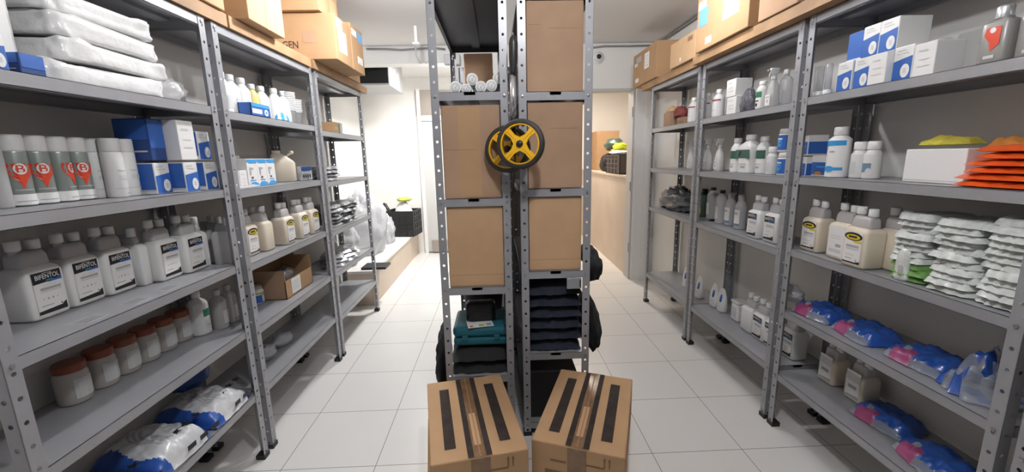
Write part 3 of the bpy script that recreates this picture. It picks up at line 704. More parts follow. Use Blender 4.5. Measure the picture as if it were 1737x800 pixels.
 ('bottle_smallblue', 1.516, 1.636, 1.3, 180.0, 'small white bottle with grey-blue label patch beside the large white box', 'small white bottles on the right rack'),
 ('box_bigwhite', 1.585, 1.373, 1.3, 180.0, 'large plain white box lying beside the orange packets', ''),
 ('cloth_yellow', 1.565, 1.396, 1.425, 180.0, 'flattened yellow cloth on top of the large white box', ''),
 ('jug_cream', 1.49, 1.841, 0.955, 180.0, 'cream jug with yellow-black label nearest to the right rack post', 'cream jugs on the right rack'),
 ('jug_cream_back', 1.49, 1.682, 0.955, 180.0, 'cream jug showing only a pale back label between two labelled jugs', 'cream jugs on the right rack'),
 ('jug_cream', 1.456, 1.56, 0.955, 180.0, 'cream jug with yellow-black label, largest looking on the right rack', 'cream jugs on the right rack'),
 ('jug_cream_plain', 1.544, 1.508, 0.955, 180.0, 'cream jug without label, squeezed behind the last labelled one', 'cream jugs on the right rack'),
 ('pouch_stand', 1.44, 1.375, 0.955, 180.0, 'small white foil pouch standing upright beside the foil pouch stacks', ''),
 ('bag_bluepink', 1.535, 1.811, 0.64, 188.0, 'blue plastic packet at the far end of the low right shelf', 'blue and pink packets on the right rack'),
 ('bag_bluepink', 1.545, 1.58, 0.64, 174.0, 'blue plastic packet with pink fold, middle of three on the low right shelf', 'blue and pink packets on the right rack'),
 ('bag_bluepink', 1.555, 1.334, 0.64, 185.0, 'blue plastic packet with wide pink fold nearest to the camera on the low right shelf', 'blue and pink packets on the right rack'),
 ('bag_clear', 1.535, 1.138, 0.64, 160.0, 'crumpled clear blue wrapper hanging at the near end of the low right shelf', ''),
 ('jug_black', 1.6, 2.05, 0.307, 180.0, 'white jug with black label on the bottom shelf just past the right post', 'white jugs on the bottom right shelf'),
 ('jug_cream_s', 1.62, 1.799, 0.3, 180.0, 'cream jug with white label, left one of two on the bottom right shelf', 'cream jugs on the bottom right shelf'),
 ('jug_cream_s', 1.62, 1.642, 0.3, 180.0, 'cream jug with white label, right one of two on the bottom right shelf', 'cream jugs on the bottom right shelf'),
 ('bag_bluepink', 1.595, 1.481, 0.3, 190.0, 'blue packet with pink edge beside the cream jugs on the bottom right shelf', 'blue and pink packets on the right rack'),
 ('bag_bluepink', 1.545, 1.238, 0.3, 172.0, 'blue packet with pink edge, nearest one on the bottom right shelf', 'blue and pink packets on the right rack'),
 ('bag_small', 1.55, 2.043, 0.64, 180.0, 'small crumpled clear-white bag beside the post on the low right shelf', ''),
 ('bottle_redband', 1.493, 2.962, 1.641, 180.0, 'white bottle with thin red band, left of the pair beside the white cartons', 'red-band bottles on the right rack'),
 ('bottle_redband', 1.493, 2.823, 1.645, 180.0, 'white bottle with thin red band, touching the stacked white cartons', 'red-band bottles on the right rack'),
 ('box_smallstack', 1.475, 2.547, 1.645, 180.0, 'white carton, lower of two stacked on the upper right shelf', 'stacked white cartons'),
 ('box_smallstack', 1.475, 2.562, 1.748, 180.0, 'white carton, upper of two stacked on the upper right shelf', 'stacked white cartons'),
 ('bag_dark', 1.465, 2.439, 1.645, 180.0, 'dark grey plastic packet right of the stacked white cartons', ''),
 ('bottle_greenlabel', 1.465, 2.314, 1.645, 180.0, 'small bottle with green and white label beside the dark packet', ''),
 ('spray_clear', 1.461, 2.219, 1.645, 180.0, 'clear spray bottle with trigger and white label on the upper right shelf', ''),
 ('bottle_pale', 1.524, 2.216, 1.645, 180.0, 'pale translucent bottle right behind the clear spray bottle', ''),
 ('spray_white', 1.515, 3.015, 1.292, 180.0, 'white trigger spray bottle, first right of the far post', 'trigger spray bottles on the right rack'),
 ('spray_white', 1.515, 2.957, 1.292, 180.0, 'white trigger spray bottle, second right of the far post', 'trigger spray bottles on the right rack'),
 ('spray_white', 1.515, 2.802, 1.293, 180.0, 'white trigger spray bottle, nearest one of the row', 'trigger spray bottles on the right rack'),
 ('bottle_wgreen', 1.503, 2.574, 1.293, 180.0, 'white bottle with dark green band, slim one on the left', 'green-band bottles on the right rack'),
 ('bottle_wgreen_big', 1.505, 2.444, 1.293, 180.0, 'white bottle with dark green band, the broadest one', 'green-band bottles on the right rack'),
 ('bottle_wgreen', 1.523, 2.344, 1.293, 180.0, 'white bottle with dark green band, right of the broadest one', 'green-band bottles on the right rack'),
 ('bottle_small', 1.506, 2.238, 1.293, 180.0, 'plain white bottle right of the green-band bottles', ''),
 ('tube_blue', 1.5, 2.13, 1.293, 180.0, 'blue and white tub, lower of two stacked beside the right rack post', 'stacked blue tubs'),
 ('tube_blue', 1.5, 2.139, 1.414, 180.0, 'blue and white tub, upper of two stacked beside the right rack post', 'stacked blue tubs'),
 ('bottle_dkgreen', 1.58, 3.097, 0.939, 180.0, 'dark green bottle with yellow-green label on the middle right shelf', ''),
 ('bottle_clear', 1.575, 2.964, 0.939, 180.0, 'clear grey bottle with black cap, left of a pair behind the dark green bottle', 'clear grey bottles on the right rack'),
 ('bottle_clear', 1.545, 2.784, 0.934, 180.0, 'clear grey bottle with black cap, right of a pair beside the blue-label bottles', 'clear grey bottles on the right rack'),
 ('bottle_bluelabel', 1.55, 2.682, 0.934, 180.0, 'white bottle with pale blue label, the farther one of two', 'pale blue-label bottles'),
 ('bottle_bluelabel', 1.54, 2.548, 0.934, 180.0, 'white bottle with pale blue label, next to the black-label jugs', 'pale blue-label bottles'),
 ('jug_black', 1.49, 2.275, 0.934, 180.0, 'white jug with black label, left of two on the middle right shelf', 'black-labelled jugs on the middle right shelf'),
 ('jug_black', 1.5, 2.138, 0.934, 180.0, 'white jug with black label, right of two on the middle right shelf', 'black-labelled jugs on the middle right shelf'),
 ('pouch_refill', 1.57, 3.056, 0.295, 180.0, 'white refill pouch with blue print, farthest of three leaning on the bottom right shelf', 'white refill pouches'),
 ('pouch_refill', 1.57, 2.831, 0.307, 180.0, 'white refill pouch with blue print, middle of three on the bottom right shelf', 'white refill pouches'),
 ('pouch_refill', 1.57, 2.729, 0.307, 180.0, 'white refill pouch with blue print, next to the white tub', 'white refill pouches'),
 ('tub_white', 1.595, 2.559, 0.307, 180.0, 'plain white square tub between the refill pouches and white jugs', ''),
 ('jug_plain', 1.58, 2.398, 0.307, 180.0, 'blank white jug, first after the white tub on the bottom right shelf', 'white jugs on the bottom right shelf'),
 ('jug_black', 1.58, 2.278, 0.307, 180.0, 'white jug with black label, second after the white tub', 'white jugs on the bottom right shelf'),
 ('jug_black', 1.58, 2.164, 0.307, 180.0, 'white jug with black label, third after the white tub, by the right post', 'white jugs on the bottom right shelf'),
 ('bottle_redband', 1.493, 3.181, 1.641, 180.0, 'white bottle with thin red band, alone left of the far right post', 'red-band bottles on the right rack'),
 ('box_wood', 1.515, 3.59, 1.641, 180.0, 'small dull brown box under a folded cloth on the far right rack', ''),
 ('bag_red', 1.515, 3.449, 1.7, 180.0, 'dark red bundle lying on a brown box on the far right rack', ''),
 ('box_wood2', 1.525, 3.311, 1.641, 180.0, 'brown box under the dark red bundle on the far right rack', ''),
 ('spray_white', 1.535, 3.255, 1.292, 180.0, 'white trigger spray bottle left of the far post', 'trigger spray bottles on the right rack'),
 ('bag_grey', 1.565, 3.506, 0.939, 180.0, 'large dark grey shiny plastic sack on the far right rack', ''),
 ('pouch_refill', 1.59, 3.33, 0.295, 180.0, 'white refill pouch standing alone left of the far right post', ''),
]

# ------------------------------------------------------------------ the room
def struct(name, m):
    return tag(m.obj(name), kind='structure')
def wallbox(name, a, m): return struct(name, M().box(*a, m))
CZ = 2.56
wallbox('floor', (-2.2, 2.6, -1.1, 7.7, -.1, 0), FLOORM)
wallbox('ceiling', (-2.2, 2.6, -1.1, 7.7, CZ, CZ+.1), CEILM)
wallbox('wall_left', (-1.62, -1.50, -1.1, 3.86, 0, CZ), WALLM)
wallbox('wall_left_recess', (-2.07, -1.95, 3.86, 6.37, 0, CZ), WALLM)
wallbox('wall_recess_return', (-1.95, -1.62, 3.86, 3.94, 0, CZ), WALLM)
wallbox('wall_back_recess', (-1.95, .6, 6.25, 6.37, 0, CZ), WALLM)
wallbox('wall_right', (1.74, 1.86, -1.1, 4.56, 0, CZ), WALLM)
# end wall: solid middle, lintel over the doorway, beam over the open recess
w = M(); w.box(-.46, .62, 4.56, 4.72, 0, CZ, WALLM); w.box(.62, 1.50, 4.56, 4.72, 2.11, CZ, WALLM); w.box(1.50, 1.86, 4.56, 4.72, 0, CZ, WALLM)
struct('wall_end', w)
wallbox('beam', (-1.95, -.46, 4.56, 4.72, 2.39, CZ), BEAMM)
wallbox('wall_room_side', (.48, .62, 4.72, 7.5, 0, CZ), WALLM)
wallbox('wall_room_back', (.48, 2.5, 7.4, 7.52, 0, CZ), WALLM)
wallbox('wall_room_far', (2.35, 2.47, 4.72, 7.4, 0, CZ), WALLM)
w = M(); w.box(-1.95, -1.25, 3.94, 6.25, 0, .33, LEDGE); w.box(-1.95, -1.235, 3.93, 6.25, .33, .355, LEDGET)
struct('wall_ledge_recess', w)
w = M(); w.box(1.50, 2.35, 4.72, 7.4, 0, 1.15, LEDGE); w.box(1.485, 2.35, 4.72, 7.4, 1.15, 1.175, LEDGE)
struct('wall_ledge_room', w)
# doorway on the right: lining, casing with hinges
d1 = struct('door_1', M().box(1.478, 1.50, 4.55, 4.73, 0, 2.11, TRIMG).box(.62, .642, 4.55, 4.73, 0, 2.11, TRIMG).box(.642, 1.478, 4.55, 4.73, 2.088, 2.11, TRIMG))
M().box(1.50, 1.60, 4.515, 4.559, 0, 2.12, TRIMW).box(1.60, 1.665, 4.50, 4.559, 0, 2.12, TRIMW).obj('door_casing', d1)
for z in (.32, 1.02, 1.82):
    M().box(1.470, 1.479, 4.56, 4.60, z, z+.10, BOLT).obj('hinge', d1)
# taupe door at the back of the recess, with a glazed-over transom
d2 = struct('door_2', M().box(-1.13, -1.08, 6.18, 6.249, 0, 2.40, TRIMW).box(-1.08, -.2, 6.18, 6.249, 1.955, 2.03, TRIMW))
M().box(-1.08, -.25, 6.20, 6.245, .02, 1.95, TRIMG).obj('door_leaf', d2)
M().box(-1.14, -.25, 6.195, 6.245, 2.03, 2.38, DOORB).obj('transom_panel', d2)
M().box(-1.02, -.25, 6.17, 6.20, .02, .20, DOORB).obj('kick_plate', d2)

# ------------------------------------------------------------------ steel racks
PW, TH, PITCH = .036, .0018, .0635
_post = {}
def post_mesh(sx, sy, hgt):
    """L-angle post with a row of punched holes in both flanges; the corner of the L is at the origin, flanges run towards (sx, sy)"""
    key = (sx, sy, hgt)
    if key in _post: return _post[key]
    s = M(); n = int(hgt/PITCH); seg = hgt/n; hr = .0062
    def flange(fn):
        for side, off in ((0, 0.), (1, TH)):
            for i in range(n):
                zc = (i+.5)*seg; q = seg/2; vs = []
                outer = [(0,-q),(PW/2,-q),(PW,-q),(PW,0),(PW,q),(PW/2,q),(0,q),(0,0)]
                for a, z in outer: vs.append(fn(a, off, zc+z))
                for k in range(8):
                    t = math.atan2(outer[k][1]/q, (outer[k][0]-PW/2)/(PW/2)); vs.append(fn(PW/2+hr*math.cos(t), off, zc+hr*math.sin(t)))
                fs = []
                for k in range(8):
                    j = (k+1) % 8; f = (k, j, 8+j, 8+k); fs.append(f if side == 0 else f[::-1])
                s.add(vs, fs, STEEL)
        for a in (0, PW):
            s.add([fn(a,0,0), fn(a,TH,0), fn(a,TH,hgt), fn(a,0,hgt)], [(0,1,2,3)], STEEL)
    flange(lambda a, o, z: (sx*o, sy*a, z))
    flange(lambda a, o, z: (sx*a, sy*o, z))
    _post[key] = s.mesh('post'); return _post[key]
_foot = M().box(-.003, .040, -.003, .040, 0, .022, FOOT).mesh('foot')
_bolt = M().lathe([(.0065, 0), (.0065, .004), (.003, .0045)], BOLT, 6, axis='x', smooth=False).mesh('bolt')
def steel_rack(label, x0, x1, y0, y1, zs, hgt, tags=(), front=None, group='grey steel racks'):
    cx, cy = (x0+x1)/2, (y0+y1)/2
    t = thing('steel_rack', label, 'rack', (cx, cy, 0), 0, group)
    for px, sx in ((x0, 1), (x1, -1)):
        for py, sy in ((y0, 1), (y1, -1)):
            o = bpy.data.objects.new('post', post_mesh(sx, sy, hgt)); COL.objects.link(o); o.parent = t; o.location = (px-cx, py-cy, 0)
            f = bpy.data.objects.new('foot', _foot); COL.objects.link(f); f.parent = o; f.scale = (sx, sy, 1)
    hx, hy = (x1-x0)/2-TH-.0004, (y1-y0)/2-TH-.0004
    LIP = .036
    for z in zs:
        s = M(); STL = STEELSHADE if (hgt > 2.1 and z > 2.05) else STEEL  # top shelf of the tall racks is coloured dark to stand in for shade
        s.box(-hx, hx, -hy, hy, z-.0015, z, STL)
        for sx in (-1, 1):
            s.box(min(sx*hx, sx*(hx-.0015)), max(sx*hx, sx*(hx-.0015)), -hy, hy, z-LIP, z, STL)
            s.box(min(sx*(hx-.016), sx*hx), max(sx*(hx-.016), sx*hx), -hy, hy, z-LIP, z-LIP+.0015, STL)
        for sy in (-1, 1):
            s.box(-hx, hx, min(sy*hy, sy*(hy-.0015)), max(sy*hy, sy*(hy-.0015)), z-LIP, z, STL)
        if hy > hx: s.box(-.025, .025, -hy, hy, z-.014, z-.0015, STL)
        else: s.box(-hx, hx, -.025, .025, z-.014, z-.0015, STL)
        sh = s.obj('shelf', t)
        for sx in (-1, 1):
            for sy in (-1, 1):
                o = bpy.data.objects.new('bolt', _bolt); COL.objects.link(o); o.parent = sh
                if hgt < 2.1: o.location = (sx*(hx+TH), sy*(hy-PW/2+.002), z-LIP/2); o.rotation_euler = (0, 0, 0 if sx > 0 else math.pi)
                else: o.location = (sx*(hx-PW/2+.002), sy*(hy+TH), z-LIP/2); o.rotation_euler = (0, 0, sy*math.pi/2)
        for zt, y in tags:
            if abs(zt-z) < .01:
                q = M().box(front[0], front[1], y-cy-.035, y-cy+.035, z, z+.0006, PAPERG); q.box(front[0]+.004, front[1]-.004, y-cy-.03, y-cy+.03, z+.0006, z+.0009, CABLEG); q.obj('shelf_tag', sh)
    return t
LX0, LX1, RX0, RX1 = -1.48, -1.17, 1.405, 1.715
steel_rack('left wall steel rack holding black-labelled jugs and big printed bags', LX0, LX1, .93, 1.845, [1.653,1.311,.973,.665,.345,2.0], 2.0, [(.973,1.2),(.973,1.36),(.973,1.5),(.973,1.7)], (.075,.125))
steel_rack('left wall steel rack holding the spout jug and cream jugs', LX0, LX1, 1.885, 2.825, [1.645,1.298,.953,.64,.335,2.0], 2.0)
steel_rack('left wall steel rack holding heaps of foil sachets, beside the bag ledge', LX0, LX1, 2.865, 3.81, [1.623,1.278,.93,.63,.305,2.0], 2.0)
steel_rack('grey steel rack at the right edge of the picture, mostly cut off', RX0, RX1, .03, .955, [1.655,1.30,.955,.60,.30,2.0], 2.0)
steel_rack('right wall steel rack holding orange packets and foil pouch stacks', RX0, RX1, .99, 1.925, [1.655,1.30,.955,.64,.30,2.0], 2.0)
steel_rack('right wall steel rack holding the green-band bottles, middle bay', RX0, RX1, 1.955, 2.885, [1.645,1.293,.934,.307,2.0], 2.0)
steel_rack('right wall steel rack with a dark grey sack, nearest the doorway', RX0, RX1, 2.92, 3.82, [1.641,1.292,.939,.295,2.0], 2.0)
AX0, AX1, BX0, BX1, AY0, AY1 = -.283, .058, .102, .432, 1.90, 2.835
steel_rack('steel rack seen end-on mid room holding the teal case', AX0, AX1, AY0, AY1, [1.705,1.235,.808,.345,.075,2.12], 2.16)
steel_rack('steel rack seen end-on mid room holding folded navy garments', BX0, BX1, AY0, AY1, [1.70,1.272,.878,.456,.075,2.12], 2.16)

steel_rack('steel rack standing behind the teal case rack, seen through its open top bay', -.235, .105, 2.86, 3.79, [1.70,1.25,.8,.345,.075,1.96], 2.0)
steel_rack('steel rack hidden behind the navy garment rack, glimpsed through the gap', .14, .47, 2.86, 3.79, [1.70,1.25,.8,.345,.075,1.96], 2.0)

for r in ITEMS: place(*r)

# ------------------------------------------------------------------ cartons
def carton(label, x0, x1, y0, y1, z, h, face, group, m=CARD, rz=0., prints=None, name='cardboard_box', seam=True):
    """face: 'x' front looks along +x, '-x' along -x, '-y' towards the camera end"""
    cx, cy = (x0+x1)/2, (y0+y1)/2; a, b = abs(x1-x0), abs(y1-y0)
    rot = {'x': 0, '-x': 180, '-y': -90}[face]
    d, w = (a, b) if face != '-y' else (b, a)
    t = thing(name, label, 'cardboard box', (cx, cy, z), rot + rz, group)
    rbox(M(), w, d, h, m, .004).obj('carton_body', t)
    if seam:
        p = Print(x=h, face='z', step=.0004); p.rect(-w/2+.004, w/2-.004, -.001, .001, CARDE, 1); p.obj('flap_seam', t)
    if prints: prints(t, w, d, h)
    return t
G1, G2 = 'cartons on top of the left rack', 'cartons on top of the right rack'
def lab(*specs):
    def f(t, w, d, h):
        for face, a0, a1, b0, b1, m in specs:
            half = d/2 if face == 'x' else w/2
            W = w if face == 'x' else d
            p = Print(x=half, face={'x':'x','n':'-y','p':'y'}[face]); p.rect(a0*W, a1*W, b0*h, b1*h, m, 1)
            if m == PAPER:
                for i in range(4): p.rect((a0+.15*(a1-a0))*W, (a1-.2*(a1-a0))*W, (b0+(.15+.2*i)*(b1-b0))*h, (b0+(.21+.2*i)*(b1-b0))*h, GREYL if i else GREYT, 2)
            p.obj('paper_label' if m != TAPE else 'tape', t)
    return f
carton('brown carton cut by the top picture edge, first on the left rack', -1.47, -1.145, 1.62, 1.955, 2.058, .26, 'x', G1, CARDL, prints=lab(('x',-.5,.5,.47,.53,TAPE)))
carton('brown carton with bare pale front, second on top of the left rack', -1.47, -1.10, 2.05, 2.375, 2.058, .34, 'x', G1, CARDL, prints=lab(('x',-.04,.04,.0,1.,CARDL)))
def gen_print(t, w, d, h):
    p = Print(x=w/2, face='-y')
    p.text('GEN', -.100, -.002, h*.24, h*.40, INK, 1); p.rect(.03, .12, h*.36, h*.62, CARDD, 1)
    p.obj('stencil_print', t)
    q = Print(x=d/2); q.rect(-w*.34, w*.16, h*.22, h*.72, PAPER, 1); q.rect(-w*.40, -w*.05, h*.72, h*.95, PAPER, 1); q.rect(-w*.25, w*.08, h*.3, h*.33, GREYL, 2); q.obj('paper_label', t)
carton('large brown carton with dark stencilled letters and white papers, overhanging the left rack', -1.47, -1.0, 2.835, 3.13, 2.058, .275, 'x', G1, CARD, prints=gen_print)
carton('brown carton with blue-printed label beyond the stencilled carton on the left rack', -1.47, -1.0, 3.14, 3.40, 2.058, .31, 'x', G1, CARD, prints=lab(('x',-.45,-.05,.76,.9,PAPER),('x',0,.45,.7,.92,PBLUE),('x',-.1,.35,.2,.36,PAPER)))
carton('brown carton stacked on the stencilled carton, close under the ceiling', -1.47, -1.07, 2.80, 3.12, 2.336, .215, 'x', G1, CARD, prints=lab(('x',.05,.4,.15,.6,CARDL)))
carton('small pale carton behind the large ones at the left rack end', -1.46, -1.14, 3.42, 3.72, 2.058, .12, 'x', G1, CARDL)
def board(label, x0, x1, y0, y1, z, h):
    t = tag(M().box(-(x1-x0)/2, (x1-x0)/2, -(y1-y0)/2, (y1-y0)/2, 0, h, WOOD).obj('wood_board', None, ((x0+x1)/2, (y0+y1)/2, z)), label, 'board', 'wood boards under the cartons')
    return t
board('plywood board on top of the left rack under the near cartons', -1.475, -1.158, 1.0, 1.98, 2.0025, .052)
board('plywood board on top of the left rack before the stencilled carton', -1.475, -1.155, 1.99, 2.80, 2.0025, .052)
board('plywood board under the stencilled carton, sticking past the left rack end', -1.475, -1.15, 2.82, 3.92, 2.0025, .052)
board('plywood board on top of the right rack under the far cartons', 1.385, 1.71, 2.93, 4.05, 2.0025, .052)
board('plywood board on top of the right rack under the near cartons', 1.345, 1.71, 1.05, 2.92, 2.0025, .052)
carton('brown carton with white paper labels at the doorway end of the right rack', 1.365, 1.71, 3.64, 4.24, 2.058, .295, '-x', G2, CARD, prints=lab(('x',.02,.22,.40,.85,PAPER),('x',-.42,-.28,.62,.72,PAPER),('x',-.38,-.22,.12,.24,PAPER),('x',-.35,-.12,.70,.88,GREYT)))
carton('smaller brown carton on the right rack between the labelled ones', 1.36, 1.71, 2.93, 3.34, 2.058, .178, '-x', G2, CARDL, prints=lab(('x',.22,.4,.72,.88,CARDE),('x',-.08,-.02,.12,.26,PAPER)))
carton('large tall brown carton with white and blue labels on the right rack', 1.32, 1.71, 2.26, 2.835, 2.058, .40, '-x', G2, CARD, prints=lab(('x',-.45,-.25,.36,.62,PBLUE),('x',-.47,-.3,.62,.74,PAPER),('x',.05,.34,.26,.72,PAPER),('x',-.28,-.15,.06,.16,PAPER)))
carton('brown carton with one white sticker over the right rack post', 1.335, 1.71, 1.92, 2.20, 2.058, .24, '-x', G2, CARDD, prints=lab(('x',0,.2,.3,.75,PAPER)))
carton('plain brown carton above the upper blue and white cartons, right rack', 1.335, 1.71, 1.42, 1.88, 2.058, .24, '-x', G2, CARDD)
carton('brown carton in the cut-off rack at the right picture edge', 1.42, 1.70, .48, .90, .604, .24, '-x', 'boxes in the cut-off rack', CARD)
carton('black box on the bottom shelf of the cut-off right rack', 1.42, 1.70, .50, .92, .304, .22, '-x', 'boxes in the cut-off rack', BLACKP, seam=False)
G3 = 'cartons filling the middle racks'
def tone(t, w, d, h):
    p = Print(x=d/2, step=.0003); p.rect(-w*.22,w*.16,h*.02,h*.98,CARDE if False else CARD,1); p.rect(-w*.46,w*.1,h*.53,h*.535,CARDE,2); p.obj('pasted_sheet', t)
def crease(t, w, d, h):
    p = Print(x=d/2, step=.0003); p.rect(-w*.12,w*.42,h*.7,h*.704,CARDE,1); p.rect(-w*.47,-w*.25,h*.74,h*.745,CARDE,1); p.obj('crease', t)
def footfold(t, w, d, h):
    p = Print(x=d/2, step=.0003); p.rect(-w*.49,w*.49,h*.02,h*.15,CARDL,1); p.rect(-w*.49,w*.49,h*.15,h*.154,CARDE,2); p.obj('bottom_fold', t)
carton('brown carton filling the bay behind the wheel, left middle rack', -.245, .018, 1.915, 2.40, 1.2355, .415, '-y', G3, CARDD, prints=tone)
carton('brown carton below the wheel in the left middle rack, over the teal case', -.243, .02, 1.915, 2.40, .8085, .39, '-y', G3, CARDL, prints=footfold)  # paler board puts the stronger light down here into the colour
carton('tall brown carton in the top bay of the right middle rack', .142, .392, 1.915, 2.45, 1.7005, .375, '-y', G3, CARDD, prints=crease)
carton('brown carton beside the wheel in the right middle rack', .142, .392, 1.915, 2.45, 1.2725, .385, '-y', G3, CARDD, prints=crease)
carton('brown carton over the navy cloth in the right middle rack', .142, .392, 1.915, 2.45, .8785, .355, '-y', G3, CARDL, prints=footfold)  # pale colour stands in for more light on this low carton
carton('small dull carton deep behind the white tube rolls', -.17, -.01, 2.45, 2.62, 1.7055, .285, '-y', G3, CARDD, prints=crease)
# the two taped cartons in front, each on another one
def taped(t, w, d, h):
    p = Print(x=h, face='z')
    for sg in (-1, 1):
        p.rect(sg*w*.29-.021, sg*w*.29+.021, -d*.38, d*.36, DTAPE, 1)
    p.obj('printed_bar', t)
    q = Print(x=h, face='z'); q.rect(-.040,.040,-d/2+.002,d/2-.002,TAPE,1)
    for sg in (-1, 1): q.rect(sg*.033-.011,sg*.033+.011,-d/2+.004,d/2-.004,DTAPE,2)
    q.rect(-.002,.002,-d*.49,d*.49,CARDE,3); q.rect(-.014,.012,-d*.38,-d*.02,CARD,2); q.obj('tape', t)
    f = Print(x=d/2); f.rect(-.035,.035,h*.1,h-.004,TAPE,1); f.obj('front_tape', t)
    s = Print(x=d/2)
    for a in (.10, .118): s.rect(a-.0025,a+.0025,h-.058,h-.018,INKL,1); s.poly([(a-.006,h-.028),(a,h-.016),(a+.006,h-.028)],INKL,2)
    s.rect(.03,.10,h-.064,h-.058,INKL,1); s.rect(-.10,-.04,h-.072,h-.064,INKL,1); s.rect(-.12,.13,h-.16,h-.11,INKL,1); s.obj('shipping_print', t)
G4 = 'taped cartons on the floor'
def floorbox(label, cx, cy, z, rz, prints, w=.355, d=.55):
    t = thing('cardboard_box', label, 'cardboard box', (cx, cy, z), -90 + rz, G4)
    rbox(M(), w, d, .184, CARD, .005).obj('carton_body', t)
    if prints: prints(t, w, d, .184)
floorbox('taped carton with dark bars on the floor, left of the two', -.138, 1.57, .186, 10.5, taped)
floorbox('carton under the left taped carton, sticking out slightly', -.152, 1.57, 0, 9., None)
floorbox('taped carton with dark bars on the floor, right of the two', .358, 1.58, .186, -20.5, taped, .345)
floorbox('carton hidden under the right taped carton', .345, 1.585, 0, -19., None, .33)

# ------------------------------------------------------------------ stacks and soft goods placed by hand
def soft(name, label, cat, m, loc, rz=0, group=None, part='film'):
    t = thing(name, label, cat, loc, rz, group); m.obj(part, t); return t
# white shrink-wrapped packs on the upper shelf of the nearest bay
for i in range(4):
    pos = ('lowest','second','third','top')[i]
    t = thing('wrapped_pack', 'white shrink-wrapped pack on the upper left shelf, %s of the pile of four' % pos, 'pack', (-1.335+.004*(i%2), 1.435+.012*((i*3)%4-1), 1.6545+.0645*i), (-2, 1, 2, -1)[i], 'shrink-wrapped packs')
    slab(.41-.012*i, .272-.006*i, .0585, WRAP, seed=40+i, amp=.011).obj('wrap_film', t)
soft('wrapped_pack','crumpled white wrapped pack between the pile and the rack post, upper left shelf','pack', lump(.07,.055,.06,WRAP,seed=52,amp=.25,ridge=.1), (-1.31,1.755,1.654), 0, 'shrink-wrapped packs', 'wrap_film')
soft('wrapped_pack','grey-white wrapped block at the picture edge, upper left shelf','pack', rbox(M(), .16,.22,.21,WHITE2,.012), (-1.36,1.125,1.654), 0, 'shrink-wrapped packs', 'wrap_film')
def small_box(label, x, y, z, w, d, h, style, rz=0):
    t = thing('product_carton', label, 'carton', (x,y,z), rz, 'small blue cartons by the wrapped packs'); pbox(t, w, d, h, style); return t
small_box('small dark blue carton in front of the grey-white wrapped block', -1.205, 1.165, 1.654, .06, .04, .05, 'blue')
small_box('blue carton with white print at the picture edge beside the wrapped block', -1.215, 1.09, 1.654, .05, .05, .085, 'bw')
# nested white cups
def cup_mesh():
    return M().lathe([(.026,0),(.036,.078),(.0405,.080),(.0405,.084),(.037,.0845),(.035,.080),(.025,.003),(.001,.003)], WHITE, 20).mesh('cup_wall')
_cup = cup_mesh()
for (x, y, z, n, where) in ((-1.26, 2.665, 1.645, 11, 'first nested stack, before the middle post'), (-1.27, 2.765, 1.645, 8, 'second nested stack, touching the middle post'), (-1.26, 2.99, 1.623, 12, 'nested stack just past the middle post')):
    for i in range(n):
        o = bpy.data.objects.new('plastic_cup', _cup); COL.objects.link(o); o.location = (x, y, z+.001+i*.0102)
        tag(o, 'white plastic cup in the ' + where, 'cup', 'white cups, ' + where)
# foil sachets
def sachets(pts, label, m, w, d, h, group, base=60, name='foil_sachet', cat='sachet', sq=6):
    protos = []
    for i, (x, y, z, rz) in enumerate(pts):
        if len(protos) < 4:
            t = thing(name, label, cat); pillow(w, d, h*.78, 20, 16, seed=base+i, wr=.16, m=m, jag=.06, sq=sq).obj('sachet_film', t); protos.append(t)
        else: t = copy_tree(protos[i % 4])
        t.location = (x, y, z); t.rotation_euler = (0, 0, R(rz)); t['label'] = label; t['category'] = cat; t['group'] = group
rnd = random.Random(3)
pts = []
for i in range(6):
    for j in range(3): pts.append((-1.31+rnd.uniform(-.015,.015), 3.16+.19*j+rnd.uniform(-.02,.02), .931+.0275*i, rnd.uniform(-14,14)))
sachets(pts, 'grey foil sachet in the big heap on the far left rack', FOILG, .21, .20, .028, 'foil sachet heap')
pts = [(-1.29+rnd.uniform(-.02,.02), 3.14+.15*(i%3)+rnd.uniform(-.02,.02), .631+.0285*(i//3), rnd.uniform(-25,25)) for i in range(9)]
sachets(pts, 'grey foil sachet lying loose under the big sachet heap', FOILG, .19, .17, .028, 'loose foil sachets low')
pts = [(-1.27+rnd.uniform(-.01,.01), 3.02+.15*(i%2)+rnd.uniform(-.02,.02), 1.279+.026*(i//2), rnd.uniform(-20,20)) for i in range(8)]
sachets(pts, 'grey foil sachet in the small heap above the big sachet heap', FOILG, .15, .15, .026, 'small foil sachet heap')
soft('foil_sachet','silver foil sachet lying in the open cardboard box','sachet', lump(.05,.085,.075,FOILG,seed=4,ridge=.1), (-1.345,2.54,.6475), 0, None, 'sachet_film')
# pale foil pouches: three columns on the nearest right bay
for c, (y, n, wd) in enumerate(((1.372, 11, .125), (1.232, 11, .135), (1.092, 12, .125))):
    pts = [(1.535+rnd.uniform(-.012,.012), y+rnd.uniform(-.01,.01), .956+.0215*i, 180+rnd.uniform(-7,7)) for i in range(n)]
    where = ('column beside the standing pouch','middle column','column nearest the rack end')[c]
    if c == 0:
        sachets(pts[:3], 'green-printed foil pouch at the bottom of the pouch column beside the standing pouch', FOILGREEN, wd, .2, .027, 'green foil pouches', 80, 'foil_pouch', 'pouch', 16); pts = pts[3:]
    sachets(pts, 'pale foil pouch in the %s on the right rack' % where, FOILW, wd, .2, .027, 'pale foil pouches, '+where, 84+10*c, 'foil_pouch', 'pouch', 16)
